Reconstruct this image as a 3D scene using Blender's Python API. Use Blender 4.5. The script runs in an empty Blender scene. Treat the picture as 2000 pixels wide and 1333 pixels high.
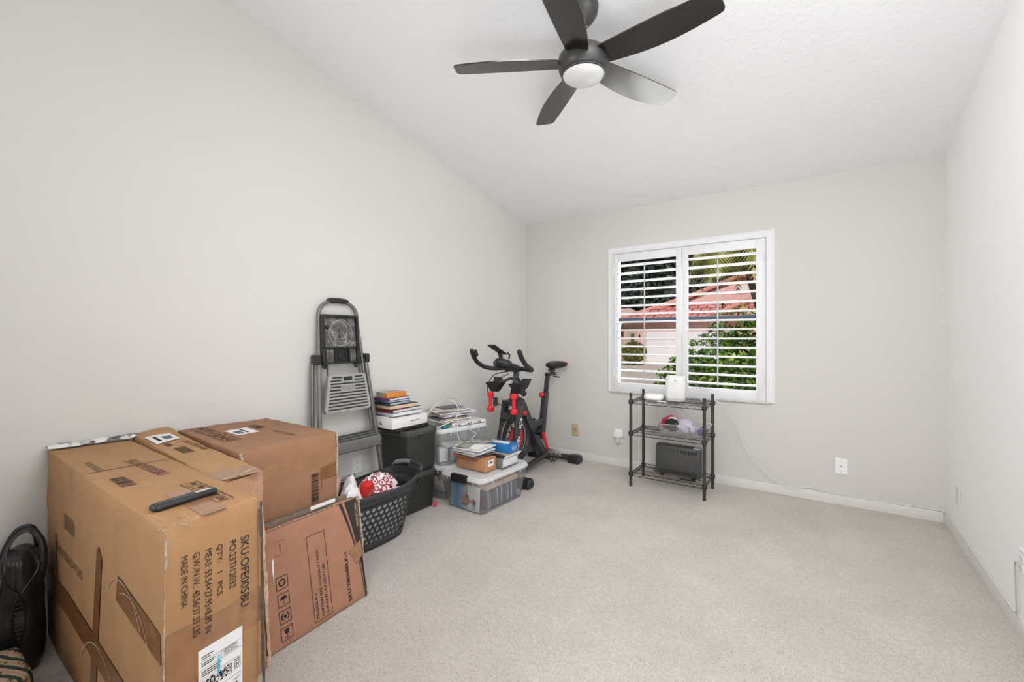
import bpy, bmesh, math, random
from mathutils import Vector, Matrix, noise as mnoise
random.seed(7)
sc = bpy.context.scene
COL = sc.collection
PI = math.pi
R = math.radians
V = Vector

# ------------------------------------------------------------------ colour / materials
def lin(c):
    c = c / 255.0
    return c / 12.92 if c <= 0.04045 else ((c + 0.055) / 1.055) ** 2.4
def S(r, g, b):
    return (lin(r), lin(g), lin(b), 1.0)

class NT:
    def __init__(s, name):
        s.m = bpy.data.materials.new(name); s.m.use_nodes = True
        s.t = s.m.node_tree; s.n = s.t.nodes; s.n.clear()
        s.out = s.n.new('ShaderNodeOutputMaterial')
        s.tc = s.n.new('ShaderNodeTexCoord')
    def new(s, t, **k):
        n = s.n.new(t)
        for a, b in k.items(): setattr(n, a, b)
        return n
    def link(s, a, b): s.t.links.new(a, b)
    def noise(s, scale, detail=3, rough=0.55, vec=None, stretch=None):
        n = s.new('ShaderNodeTexNoise'); n.inputs['Scale'].default_value = scale
        n.inputs['Detail'].default_value = detail; n.inputs['Roughness'].default_value = rough
        src = vec or s.tc.outputs['Object']
        if stretch:
            mp = s.new('ShaderNodeMapping'); mp.inputs['Scale'].default_value = stretch
            s.link(src, mp.inputs['Vector']); src = mp.outputs['Vector']
        s.link(src, n.inputs['Vector'])
        return n.outputs['Fac']
    def ramp(s, fac, stops):
        r = s.new('ShaderNodeValToRGB'); e = r.color_ramp.elements
        while len(e) < len(stops): e.new(0.5)
        for i, (p, c) in enumerate(stops): e[i].position = p; e[i].color = c
        s.link(fac, r.inputs['Fac']); return r.outputs['Color']
    def mix(s, fac, a, b, mode='MIX'):
        m = s.new('ShaderNodeMix', data_type='RGBA', blend_type=mode)
        for sock, val in ((m.inputs[0], fac), (m.inputs[6], a), (m.inputs[7], b)):
            if isinstance(val, (int, float)): sock.default_value = val
            elif isinstance(val, tuple): sock.default_value = val
            else: s.link(val, sock)
        return m.outputs[2]
    def bump(s, h, strength, dist, prev=None):
        b = s.new('ShaderNodeBump'); b.inputs['Strength'].default_value = strength
        b.inputs['Distance'].default_value = dist; s.link(h, b.inputs['Height'])
        if prev is not None: s.link(prev, b.inputs['Normal'])
        return b.outputs['Normal']
    def pbr(s, color, rough=0.6, metal=0.0, spec=0.5, normal=None, **k):
        p = s.new('ShaderNodeBsdfPrincipled')
        if isinstance(color, tuple): p.inputs['Base Color'].default_value = color
        else: s.link(color, p.inputs['Base Color'])
        if isinstance(rough, (int, float)): p.inputs['Roughness'].default_value = rough
        else: s.link(rough, p.inputs['Roughness'])
        p.inputs['Metallic'].default_value = metal
        p.inputs['Specular IOR Level'].default_value = spec
        for a, b in k.items(): p.inputs[a.replace('_', ' ')].default_value = b
        if normal is not None: s.link(normal, p.inputs['Normal'])
        s.link(p.outputs['BSDF'], s.out.inputs['Surface'])
        return p

_mc = {}
def simple(name, color, rough=0.6, metal=0.0, spec=0.5, var=0.08, vscale=18.0, bump=0.0, bscale=120.0, **k):
    if name in _mc: return _mc[name]
    t = NT(name)
    f = t.noise(vscale, 4)
    d = tuple(max(0, c * (1 - var * 2)) for c in color[:3]) + (1,)
    b = tuple(min(1, c * (1 + var)) for c in color[:3]) + (1,)
    col = t.ramp(f, [(0.3, d), (0.7, b)])
    nrm = t.bump(t.noise(bscale, 2), bump, 0.002) if bump else None
    t.pbr(col, rough, metal, spec, nrm, **k)
    _mc[name] = t.m
    return t.m

def mat_wall(name, color, bs=0.25):
    t = NT(name)
    f = t.noise(1.3, 2)
    col = t.ramp(f, [(0.3, tuple(c * 0.985 for c in color[:3]) + (1,)), (0.7, color)])
    n = t.bump(t.noise(70, 3), bs, 0.0015)
    t.pbr(col, 0.85, 0, 0.25, n); return t.m

def mat_ceiling():
    t = NT('ceiling_knockdown_paint')
    v = t.noise(26, 4, 0.6)
    r = t.ramp(v, [(0.47, (0, 0, 0, 1)), (0.56, (1, 1, 1, 1))])
    n = t.bump(r, 0.22, 0.004)
    n = t.bump(t.noise(150, 2), 0.15, 0.001, n)
    t.pbr(S(238, 239, 241), 0.9, 0, 0.2, n); return t.m

def mat_carpet():
    t = NT('beige_cut_pile_carpet')
    big = t.noise(2.4, 5, 0.65)
    mid = t.noise(46, 3, 0.65)
    fine = t.noise(135, 4, 0.72)
    base = t.ramp(big, [(0.36, S(235, 227, 218)), (0.52, S(242, 234, 225)), (0.66, S(247, 240, 232))])
    tuft = t.ramp(fine, [(0.33, (0.62, 0.60, 0.57, 1)), (0.43, (0.90, 0.89, 0.88, 1)), (0.53, (1, 1, 1, 1))])
    c = t.mix(1.0, base, tuft, 'MULTIPLY')
    c2 = t.ramp(mid, [(0.3, (0.86, 0.85, 0.84, 1)), (0.6, (1, 1, 1, 1))])
    c = t.mix(0.8, c, c2, 'MULTIPLY')
    n = t.bump(fine, 1.0, 0.014)
    n = t.bump(mid, 0.5, 0.012, n)
    t.pbr(c, 0.95, 0, 0.1, n, Sheen_Weight=0.15); return t.m

def mat_cardboard(name, col, dark=0.86, smudge=0.35, sdir=(1, 1, 1)):
    t = NT(name)
    a = t.noise(9, 4, 0.6, stretch=sdir)
    fine = t.noise(420, 2, 0.6)
    base = t.ramp(a, [(0.32, tuple(c * dark for c in col[:3]) + (1,)), (0.65, col)])
    grain = t.ramp(fine, [(0.3, (0.9, 0.88, 0.86, 1)), (0.6, (1, 1, 1, 1))])
    c = t.mix(0.7, base, grain, 'MULTIPLY')
    sm = t.noise(5.5, 5, 0.7)
    smr = t.ramp(sm, [(0.58, (1, 1, 1, 1)), (0.74, (0.72, 0.68, 0.64, 1))])
    c = t.mix(smudge, c, smr, 'MULTIPLY')
    n = t.bump(t.noise(24, 3), 0.12, 0.004)
    t.pbr(c, 0.72, 0, 0.3, n); return t.m

def mat_clear(name, tint, diff=0.32, rough=0.25, glossy=0.10, trl=0.5):
    """See-through plastic: part clear, part milky, with a plain sheen."""
    t = NT(name)
    tr = t.new('ShaderNodeBsdfTransparent'); tr.inputs['Color'].default_value = tint
    di = t.new('ShaderNodeBsdfDiffuse'); di.inputs['Color'].default_value = tint
    tl = t.new('ShaderNodeBsdfTranslucent'); tl.inputs['Color'].default_value = tint
    gl = t.new('ShaderNodeBsdfGlossy'); gl.inputs['Roughness'].default_value = rough
    m0 = t.new('ShaderNodeMixShader'); m0.inputs[0].default_value = trl
    t.link(di.outputs[0], m0.inputs[1]); t.link(tl.outputs[0], m0.inputs[2])
    m1 = t.new('ShaderNodeMixShader'); m1.inputs[0].default_value = diff
    f = t.noise(14, 3)
    fr = t.ramp(f, [(0.3, (diff * 0.95,) * 3 + (1,)), (0.7, (min(1, diff * 1.05),) * 3 + (1,))])
    t.link(fr, m1.inputs[0])
    t.link(tr.outputs[0], m1.inputs[1]); t.link(m0.outputs[0], m1.inputs[2])
    fz = t.new('ShaderNodeFresnel'); fz.inputs['IOR'].default_value = 1.4
    mu = t.new('ShaderNodeMath', operation='MULTIPLY'); mu.inputs[1].default_value = glossy * 10
    t.link(fz.outputs[0], mu.inputs[0])
    m2 = t.new('ShaderNodeMixShader'); t.link(mu.outputs[0], m2.inputs[0])
    t.link(m1.outputs[0], m2.inputs[1]); t.link(gl.outputs[0], m2.inputs[2])
    t.link(m2.outputs[0], t.out.inputs['Surface']); return t.m

def mat_glass():
    t = NT('window_pane_glass')
    tr = t.new('ShaderNodeBsdfTransparent'); tr.inputs['Color'].default_value = (.97, .98, .98, 1)
    gl = t.new('ShaderNodeBsdfGlossy'); gl.inputs['Roughness'].default_value = .02
    fz = t.new('ShaderNodeFresnel'); fz.inputs['IOR'].default_value = 1.45
    mu = t.new('ShaderNodeMath', operation='MULTIPLY'); mu.inputs[1].default_value = .12; t.link(fz.outputs[0], mu.inputs[0])
    m = t.new('ShaderNodeMixShader'); t.link(mu.outputs[0], m.inputs[0]); t.link(tr.outputs[0], m.inputs[1]); t.link(gl.outputs[0], m.inputs[2])
    t.link(m.outputs[0], t.out.inputs['Surface']); return t.m

# ------------------------------------------------------------------ mesh builder
class MB:
    def __init__(s): s.v = []; s.f = []; s.m = []
    def add(s, vs, fs, m=0):
        b = len(s.v); s.v += [tuple(p) for p in vs]
        s.f += [tuple(b + i for i in f) for f in fs]; s.m += [m] * len(fs); return s
    def addbm(s, bm, m=0):
        bm.verts.index_update()
        s.add([v.co.copy() for v in bm.verts], [[v.index for v in f.verts] for f in bm.faces], m); bm.free(); return s
    def box(s, c, d, bev=0.0, seg=2, m=0, rot=None):
        bm = bmesh.new(); bmesh.ops.create_cube(bm, size=1.0)
        bmesh.ops.scale(bm, vec=V(d), verts=bm.verts)
        if bev > 0:
            bmesh.ops.bevel(bm, geom=list(bm.edges), offset=min(bev, min(d) * 0.49), segments=seg, profile=0.5, affect='EDGES')
        M = Matrix.Translation(V(c)) @ (rot.to_4x4() if rot else Matrix.Identity(4))
        bmesh.ops.transform(bm, matrix=M, verts=bm.verts)
        return s.addbm(bm, m)
    def hexa(s, b4, t4, m=0, bev=0.0, n=1):
        """bottom loop b4 (counter-clockwise from above), top loop t4."""
        bm = bmesh.new(); vs = [bm.verts.new(V(p)) for p in list(b4) + list(t4)]
        for f in ((3, 2, 1, 0), (4, 5, 6, 7), (0, 1, 5, 4), (1, 2, 6, 5), (2, 3, 7, 6), (3, 0, 4, 7)):
            bm.faces.new([vs[i] for i in f])
        if bev: bmesh.ops.bevel(bm, geom=list(bm.edges), offset=bev, segments=2, profile=0.5, affect='EDGES')
        if n > 1: bmesh.ops.subdivide_edges(bm, edges=list(bm.edges), cuts=n, use_grid_fill=True)
        return s.addbm(bm, m)
    def tube(s, pts, r, n=8, m=0, closed=False, caps=True, flat=None):
        pts = [V(p) for p in pts]; k = len(pts); rs = r if isinstance(r, (list, tuple)) else [r] * k
        T = []
        for i in range(k):
            a = pts[(i - 1) % k] if (closed or i > 0) else pts[i]
            b = pts[(i + 1) % k] if (closed or i < k - 1) else pts[i]
            d = b - a; T.append(d.normalized() if d.length > 1e-9 else V((0, 0, 1)))
        up = V((0, 0, 1)) if abs(T[0].z) < 0.9 else V((1, 0, 0))
        N = (up - T[0] * up.dot(T[0])).normalized(); vs = []
        for i in range(k):
            N = (N - T[i] * N.dot(T[i])); N = N.normalized() if N.length > 1e-6 else V((1, 0, 0))
            B = T[i].cross(N)
            for j in range(n):
                a = 2 * PI * j / n
                fa, fb = (1, 1) if flat is None else flat
                vs.append(pts[i] + (N * math.cos(a) * fa + B * math.sin(a) * fb) * rs[i])
        fs = []
        for i in range(k if closed else k - 1):
            for j in range(n):
                i2 = (i + 1) % k
                fs.append((i * n + j, i * n + (j + 1) % n, i2 * n + (j + 1) % n, i2 * n + j))
        if caps and not closed:
            fs.append(tuple(reversed(range(n)))); fs.append(tuple((k - 1) * n + j for j in range(n)))
        return s.add(vs, fs, m)
    def cyl(s, p0, p1, r, r1=None, n=16, m=0):
        return s.tube([p0, p1], [r, r if r1 is None else r1], n, m)
    def lathe(s, prof, c=(0, 0, 0), n=32, m=0, axis='z'):
        vs = []; fs = []; k = len(prof)
        for (r, z) in prof:
            for j in range(n):
                a = 2 * PI * j / n
                p = (r * math.cos(a), r * math.sin(a), z)
                if axis == 'x': p = (p[2], p[0], p[1])
                if axis == 'y': p = (p[1], p[2], p[0])
                vs.append((c[0] + p[0], c[1] + p[1], c[2] + p[2]))
        for i in range(k - 1):
            for j in range(n): fs.append((i * n + j, i * n + (j + 1) % n, (i + 1) * n + (j + 1) % n, (i + 1) * n + j))
        if prof[0][0] > 1e-6: fs.append(tuple(reversed(range(n))))
        if prof[-1][0] > 1e-6: fs.append(tuple((k - 1) * n + j for j in range(n)))
        return s.add(vs, fs, m)
    def ball(s, c, r, n=12, m=0, rot=None, lump=0.0, ls=20.0):
        r = r if isinstance(r, (tuple, list)) else (r, r, r)
        vs = []; fs = []; h = n
        for i in range(h + 1):
            th = PI * i / h
            for j in range(2 * n):
                ph = PI * j / n
                p = V((r[0] * math.sin(th) * math.cos(ph), r[1] * math.sin(th) * math.sin(ph), r[2] * math.cos(th)))
                if lump: p *= 1 + lump * mnoise.noise(V((p + V(c)) * ls))
                if rot: p = rot @ p
                vs.append(p + V(c))
        w = 2 * n
        for i in range(h):
            for j in range(w): fs.append((i * w + j, (i + 1) * w + j, (i + 1) * w + (j + 1) % w, i * w + (j + 1) % w))
        return s.add(vs, fs, m)
    def loft(s, secs, m=0, cap0=True, cap1=True):
        n = len(secs[0]); vs = [p for sec in secs for p in sec]; fs = []
        for i in range(len(secs) - 1):
            for j in range(n): fs.append((i * n + j, i * n + (j + 1) % n, (i + 1) * n + (j + 1) % n, (i + 1) * n + j))
        if cap0: fs.append(tuple(reversed(range(n))))
        if cap1: fs.append(tuple((len(secs) - 1) * n + j for j in range(n)))
        return s.add(vs, fs, m)
    def prism(s, poly, o, u, v, depth, m=0):
        """2-D polygon in the frame (o,u,v), thickened along u x v by depth."""
        o, u, v = V(o), V(u).normalized(), V(v).normalized(); w = u.cross(v)
        a = [o + u * p[0] + v * p[1] for p in poly]; b = [p + w * depth for p in a]
        n = len(a)
        fs = [tuple(reversed(range(n))), tuple(range(n, 2 * n))]
        fs += [(j, (j + 1) % n, n + (j + 1) % n, n + j) for j in range(n)]
        return s.add(a + b, fs, m)
    def quad(s, a, b, c, d, m=0): return s.add([a, b, c, d], [(0, 1, 2, 3)], m)
    def xform(s, M): s.v = [tuple(M @ V(p)) for p in s.v]; return s
    def jitter(s, amp, sc_, keep=None):
        s.v = [tuple(V(p) + mnoise.noise_vector(V(p) * sc_) * amp) for p in s.v]; return s
    def build(s, name, mats, parent=None, angle=40, loc=None):
        me = bpy.data.meshes.new(name); me.from_pydata([tuple(p) for p in s.v], [], s.f)
        for mt in (mats if isinstance(mats, (list, tuple)) else [mats]): me.materials.append(mt)
        me.polygons.foreach_set('material_index', s.m)
        me.polygons.foreach_set('use_smooth', [True] * len(me.polygons))
        me.update(); me.set_sharp_from_angle(angle=R(angle))
        o = bpy.data.objects.new(name, me); COL.objects.link(o)
        if parent is not None: o.parent = parent
        if loc is not None: o.location = loc
        return o

def rrect(w, d, r, z, ox=0, oy=0, n=5):
    p = []
    for cx, cy, a0 in ((w / 2 - r, d / 2 - r, 0), (-w / 2 + r, d / 2 - r, 90), (-w / 2 + r, -d / 2 + r, 180), (w / 2 - r, -d / 2 + r, 270)):
        for i in range(n + 1):
            a = R(a0 + 90 * i / n); p.append((ox + cx + r * math.cos(a), oy + cy + r * math.sin(a), z))
    return p

# ------------------------------------------------------------------ object bookkeeping
def tag(o, label, cat, group=None):
    o['label'] = label; o['category'] = cat
    if group: o['group'] = group
    return o
def thing(name, label, cat, loc=(0, 0, 0), rz=0.0, group=None):
    o = bpy.data.objects.new(name, None); COL.objects.link(o)
    o.empty_display_size = 0.05; o.location = loc; o.rotation_euler = (0, 0, rz)
    return tag(o, label, cat, group)
def struct(o): o['kind'] = 'structure'; return o
def structE(name, loc=(0, 0, 0)):
    o = bpy.data.objects.new(name, None); COL.objects.link(o); o.location = loc; o['kind'] = 'structure'; return o
def copy_tree(o, parent=None):
    c = o.copy(); COL.objects.link(c)
    if parent is not None: c.parent = parent
    for ch in [x for x in bpy.data.objects if x.parent == o]: copy_tree(ch, c)
    return c

# ------------------------------------------------------------------ writing
_tx = {}
def text_geo(txt, bold=0.0):
    k = (txt, bold)
    if k not in _tx:
        cu = bpy.data.curves.new('lettering', 'FONT'); cu.body = txt; cu.size = 1.0; cu.offset = bold; cu.resolution_u = 3
        o = bpy.data.objects.new('lettering', cu); COL.objects.link(o)
        me = bpy.data.meshes.new_from_object(o.evaluated_get(bpy.context.evaluated_depsgraph_get()))
        vs = [v.co.copy() for v in me.vertices]; fs = [tuple(p.vertices) for p in me.polygons]
        bpy.data.objects.remove(o); bpy.data.curves.remove(cu); bpy.data.meshes.remove(me)
        x0 = min(v.x for v in vs); x1 = max(v.x for v in vs); y0 = min(v.y for v in vs); y1 = max(v.y for v in vs)
        _tx[k] = ([((v.x - x0) / (x1 - x0), (v.y - y0) / (y1 - y0)) for v in vs], fs)
    return _tx[k]
class Face:
    """A flat face: origin o, axes u and v; w = u x v points out of the face."""
    def __init__(s, o, u, v):
        s.o = V(o); s.u = V(u).normalized(); v = V(v); s.v = (v - s.u * v.dot(s.u)).normalized(); s.w = s.u.cross(s.v)
    def p(s, a, b, off=0.001): return s.o + s.u * a + s.v * b + s.w * off
    def text(s, mb, txt, a, b, length, height, rot=0, bold=0.0, off=0.0012, m=0):
        vs, fs = text_geo(txt, bold); c, q = math.cos(R(rot)), math.sin(R(rot))
        out = []
        for x, y in vs:
            x *= length; y *= height
            out.append(s.p(a + x * c - y * q, b + x * q + y * c, off))
        mb.add(out, fs, m)
    def rect(s, mb, a0, b0, a1, b1, off=0.001, m=0, n=1):
        mb.quad(s.p(a0, b0, off), s.p(a1, b0, off), s.p(a1, b1, off), s.p(a0, b1, off), m)
    def poly(s, mb, pts, off=0.001, m=0):
        mb.add([s.p(a, b, off) for a, b in pts], [tuple(range(len(pts)))], m)
    def frame(s, mb, a0, b0, a1, b1, t, off=0.0012, m=0):
        s.rect(mb, a0, b0, a1, b0 + t, off, m); s.rect(mb, a0, b1 - t, a1, b1, off, m)
        s.rect(mb, a0, b0 + t, a0 + t, b1 - t, off, m); s.rect(mb, a1 - t, b0 + t, a1, b1 - t, off, m)
    def disc(s, mb, a, b, r, off=0.0012, n=20, m=0, r2=None):
        r2 = r2 or r
        s.poly(mb, [(a + r * math.cos(2 * PI * i / n), b + r2 * math.sin(2 * PI * i / n)) for i in range(n)], off, m)
    def ring(s, mb, a, b, r, t, off=0.0012, n=28, m=0, a0=0, a1=360):
        for i in range(n):
            p, q = R(a0 + (a1 - a0) * i / n), R(a0 + (a1 - a0) * (i + 1) / n)
            s.poly(mb, [(a + (r - t) * math.cos(p), b + (r - t) * math.sin(p)), (a + r * math.cos(p), b + r * math.sin(p)),
                        (a + r * math.cos(q), b + r * math.sin(q)), (a + (r - t) * math.cos(q), b + (r - t) * math.sin(q))], off, m)
    def bars(s, mb, a0, b0, a1, b1, n=34, along='a', off=0.0012, m=0, seed=1):
        rng = random.Random(seed); x = 0.0; w = []
        while x < 1: w.append((x, min(1, x + rng.choice((1, 1, 2, 3)) / n / 1.6))); x = w[-1][1] + rng.choice((1, 1, 2)) / n / 1.6
        for p, q in w:
            if along == 'a': s.rect(mb, a0 + (a1 - a0) * p, b0, a0 + (a1 - a0) * q, b1, off, m)
            else: s.rect(mb, a0, b0 + (b1 - b0) * p, a1, b0 + (b1 - b0) * q, off, m)

# ------------------------------------------------------------------ shared materials
M = {}
M['wall'] = mat_wall('warm_white_wall_paint', S(221, 219, 215)); M['wallr'] = mat_wall('lit_wall_paint', S(245, 244, 243)); M['wallb'] = mat_wall('shaded_wall_paint', S(209, 207, 202))  # same wall paint: right wall's extra light and back wall's shade put into tone
M['ceil'] = mat_ceiling()
M['carpet'] = mat_carpet()
M['trimw'] = simple('white_trim_paint', S(226, 227, 229), 0.45, var=0.01)
M['base'] = simple('baseboard_paint', S(212, 210, 205), 0.5, var=0.02)
M['shut'] = simple('white_shutter_paint', S(246, 246, 246), 0.4, var=0.01); M['stile'] = simple('shaded_shutter_frame', S(229, 229, 231), 0.4, var=0.01)  # frame tone darkened to carry the shading on stiles and rails
M['glass'] = mat_glass()
M['sash'] = simple('grey_blue_sash_metal', S(22, 25, 31), 0.85, spec=0.05, var=0.05)
M['fan'] = simple('dark_bronze_fan_finish', S(56, 55, 54), 0.42, spec=0.5, var=0.08, vscale=90)
M['blade'] = simple('dark_bronze_blade_finish', S(92, 90, 88), 0.19, metal=.95, spec=.5, var=0.10, vscale=160)
M['opal'] = simple('opal_glass', S(218, 218, 217), 0.12, var=0.01)
M['blk'] = simple('black_plastic', S(34, 34, 34), 0.45, var=0.1)
M['blkm'] = simple('black_satin_metal', S(44, 43, 43), 0.38, var=0.08)
M['dgrey'] = simple('dark_grey_plastic', S(66, 66, 66), 0.5, var=0.08)
M['white'] = simple('white_plastic', S(238, 238, 238), 0.35, var=0.01)
M['paper'] = simple('white_paper', S(232, 231, 228), 0.8, var=0.02)
M['cream'] = simple('cream_page_edges', S(214, 196, 160), 0.85, var=0.06, vscale=60)
M['ink'] = simple('black_printing_ink', S(40, 30, 26), 0.8, var=0.03)
M['inkf'] = simple('faded_brown_ink', S(84, 60, 44), 0.8, var=0.1)
M['inkr'] = simple('dark_red_ink', S(98, 44, 40), 0.8, var=0.1)
M['red'] = simple('bright_red_plastic', S(205, 28, 44), 0.4, var=0.06)
M['alu'] = simple('brushed_grey_metal', S(150, 149, 146), 0.35, metal=0.55, var=0.06)
M['steel'] = simple('bright_steel', S(190, 190, 190), 0.28, metal=0.9, var=0.04)
M['cable'] = simple('white_cable_sheath', S(226, 224, 220), 0.5, var=0.02)
M['cableg'] = simple('grey_cable_sheath', S(176, 174, 170), 0.5, var=0.02)

H = 1.2309; XL = -2.6153; XR = 0.6857; D = 4.0221; ZC = 2.4376; SL = 0.21; YF = -1.9
def zceil(y): return ZC + SL * (D - y)

# ================================================================== SETTING
def setting():
    mb = MB(); mb.box(((XL + XR) / 2, (YF + D) / 2, -0.05), (XR - XL + 0.3, D - YF + 0.3, 0.1)); struct(mb.build('floor', M['carpet']))
    y0, y1 = YF - 0.15, D + 0.15
    mb = MB(); mb.hexa([(XL - .15, y0, zceil(y0)), (XR + .15, y0, zceil(y0)), (XR + .15, y1, zceil(y1)), (XL - .15, y1, zceil(y1))],
                       [(XL - .15, y0, zceil(y0) + .12), (XR + .15, y0, zceil(y0) + .12), (XR + .15, y1, zceil(y1) + .12), (XL - .15, y1, zceil(y1) + .12)])
    struct(mb.build('ceiling', M['ceil']))
    poly = [(y0, 0), (y1, 0), (y1, zceil(y1) + .02), (y0, zceil(y0) + .02)]
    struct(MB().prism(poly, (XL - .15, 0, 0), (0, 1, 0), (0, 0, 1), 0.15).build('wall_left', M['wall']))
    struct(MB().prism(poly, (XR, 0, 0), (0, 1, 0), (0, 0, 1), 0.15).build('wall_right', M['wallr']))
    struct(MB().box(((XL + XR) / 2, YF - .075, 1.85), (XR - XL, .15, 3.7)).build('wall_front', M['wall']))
    # back wall with the window opening
    wx0, wx1, wz0, wz1 = -1.618, -0.352, 0.712, 2.028
    mb = MB(); zt = ZC + .02
    xs = [XL, wx0, wx1, XR]; zs = [0, wz0, wz1, zt]
    for i in range(3):
        for k in range(3):
            if i == 1 and k == 1: continue
            for y, fl in ((D, 0), (D + .15, 1)):
                q = [(xs[i], y, zs[k]), (xs[i + 1], y, zs[k]), (xs[i + 1], y, zs[k + 1]), (xs[i], y, zs[k + 1])]
                mb.quad(*(q if not fl else q[::-1]), m=fl)
    for a, b in (((wx0, wz0), (wx1, wz0)), ((wx1, wz0), (wx1, wz1)), ((wx1, wz1), (wx0, wz1)), ((wx0, wz1), (wx0, wz0))):
        mb.quad((a[0], D, a[1]), (a[0], D + .15, a[1]), (b[0], D + .15, b[1]), (b[0], D, b[1]))
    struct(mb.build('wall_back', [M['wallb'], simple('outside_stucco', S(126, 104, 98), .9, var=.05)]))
    # baseboards: small square board with an eased top edge
    bh, bt = 0.068, 0.012
    prof = [(0, 0), (bt, 0), (bt, bh - .012), (bt * .4, bh), (0, bh)]
    struct(MB().prism([(-a, z) for a, z in prof][::-1], (XL + bt, D, 0), (0, 1, 0), (0, 0, 1), XR - XL - 2 * bt).build('baseboard_back', M['base']))
    struct(MB().prism([(-a, z) for a, z in prof][::-1], (XR, YF, 0), (1, 0, 0), (0, 0, 1), -(D - YF)).build('baseboard_right', M['base']))
    struct(MB().prism([(a, z) for a, z in prof], (XL, D, 0), (1, 0, 0), (0, 0, 1), D - YF).build('baseboard_left', M['base']))

    # window: casing, jamb, sill strip, sash rail and panes
    w = structE('window_1')
    mb = MB(); o0, o1, z0, z1 = -1.672, -0.280, 0.706, 2.078; cw = 0.060; y = D
    cprof = [(0, 0), (0, .010), (.010, .016), (.020, .013), (.042, .013), (.050, .019), (.058, .019), (cw, .010), (cw, 0)]
    def mitre(corners):
        k = len(cprof)
        secs = []
        for (px, pz, dx, dz) in corners:
            secs.append([(px + dx * a, y - h, pz + dz * a) for a, h in cprof])
        mb.loft(secs)
    mitre([(o0, z0, 1, 0), (o0, z1, 1, -1), (o1, z1, -1, -1), (o1, z0, -1, 0)])
    mb.build('window_casing', M['trimw'], w)
    mb = MB()
    mb.box(((o0 + o1) / 2, D - .006, .703), (o1 - o0 - .06, .03, .014), .003)
    for i in range(46):
        x = o0 + .05 + i * (o1 - o0 - .1) / 45 + random.uniform(-.008, .008)
        mb.ball((x, D - .008, .696), (random.uniform(.012, .024), .006, random.uniform(.002, .006)), 5)
    mb.build('window_sill', simple('rough_caulk_sill', S(206, 203, 198), 0.8, var=0.12, vscale=60, bump=0.5), w)
    mb = MB(); t = .014
    mb.box((wx0 + t / 2, D + .075, (wz0 + wz1) / 2), (t, .15, wz1 - wz0))
    mb.box((wx1 - t / 2, D + .075, (wz0 + wz1) / 2), (t, .15, wz1 - wz0))
    mb.box(((wx0 + wx1) / 2, D + .075, wz1 - t / 2), (wx1 - wx0 - 2 * t, .15, t))
    mb.box(((wx0 + wx1) / 2, D + .075, wz0 + t / 2), (wx1 - wx0 - 2 * t, .15, t))
    mb.build('window_jamb', M['trimw'], w)
    ys = D + .118
    mb = MB(); mb.box(((wx0 + wx1) / 2, ys, 1.392), (wx1 - wx0 - 2 * t, .035, .034), .003)
    mb.build('sash_rail', M['sash'], w)
    mb = MB(); mb.box((wx1 - t - .011, ys, (wz0 + 1.392) / 2), (.022, .03, 1.375 - wz0 - .02))
    mb.build('sash_stile', M['sash'], w)
    for za, zb, yy in ((wz0 + t, 1.375, ys), (1.409, wz1 - t, ys + .012)):
        MB().box(((wx0 + wx1) / 2, yy, (za + zb) / 2), (wx1 - wx0 - 2 * t - .004, .003, zb - za)).build('window_pane', M['glass'], w)

    # wall plates count as fittings of their own
    return w
setting()

# ================================================================== SHUTTERS
def shutter(name, label, x0, x1, rod_x, hinge_x, stl, str_):
    z0, z1 = 0.722, 2.016; yc = D + .006; th = .028
    t = thing(name, label, 'shutter', ((x0 + x1) / 2, yc, z0), 0, 'plantation shutters')
    ox, oz = (x0 + x1) / 2, z0
    def B(nm, c, d, bev=.002, m=M['stile']): return MB().box((c[0] - ox, c[1], c[2] - oz), d, bev).build(nm, m, t)
    B('stile', (x0 + stl / 2, 0, (z0 + z1) / 2), (stl, th, z1 - z0)); B('stile', (x1 - str_ / 2, 0, (z0 + z1) / 2), (str_, th, z1 - z0))
    B('rail', ((x0 + stl + x1 - str_) / 2, 0, z1 - .037), (x1 - x0 - stl - str_, th * .8, .074))
    B('rail', ((x0 + stl + x1 - str_) / 2, 0, z0 + .036), (x1 - x0 - stl - str_, th * .8, .072))
    n = 15; pitch = (z1 - .074 - z0 - .072) / n; L = x1 - x0 - stl - str_ - .004
    prof = []
    for i in range(16):
        a = 2 * PI * i / 16; prof.append((.0435 * math.copysign(abs(math.cos(a)) ** .8, math.cos(a)), .0080 * math.copysign(abs(math.sin(a)) ** .75, math.sin(a))))
    tilt = R(-1)
    prof = [(a * math.cos(tilt) - b * math.sin(tilt), a * math.sin(tilt) + b * math.cos(tilt)) for a, b in prof]
    xc = (x0 + stl + x1 - str_) / 2 - ox
    lv = None
    for k in range(n):
        z = .072 + pitch * (k + .5)
        if lv is None:
            mb = MB(); mb.prism([(a, b) for a, b in prof], (xc - L / 2, 0, 0), (0, 1, 0), (0, 0, 1), L)
            lv = mb.build('louver', M['shut'], t, 50); lv.location = (0, 0.004, z)
        else:
            c = lv.copy(); COL.objects.link(c); c.parent = t; c.location = (0, 0.004, z)
    mb = MB(); mb.box((rod_x - ox, -.047, (.075 + pitch * .5 + pitch * (n - .4)) / 2 + .02), (.011, .009, pitch * (n - .9)), .003)
    mb.build('tilt_rod', simple('grey_white_rod', S(196, 197, 200), .45, var=.02), t)
    for z in (.16, z1 - z0 - .16):
        MB().cyl((hinge_x - ox, -.017, z - .035), (hinge_x - ox, -.017, z + .035), .005, n=10).build('hinge', M['white'], t)
shutter('window_shutter', 'white plantation shutter panel on the left half of the window', -1.606, -0.9875, -1.305, -1.608, .034, .048)
shutter('window_shutter', 'white plantation shutter panel on the right half of the window', -0.9835, -0.366, -0.690, -0.363, .048, .046)

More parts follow.
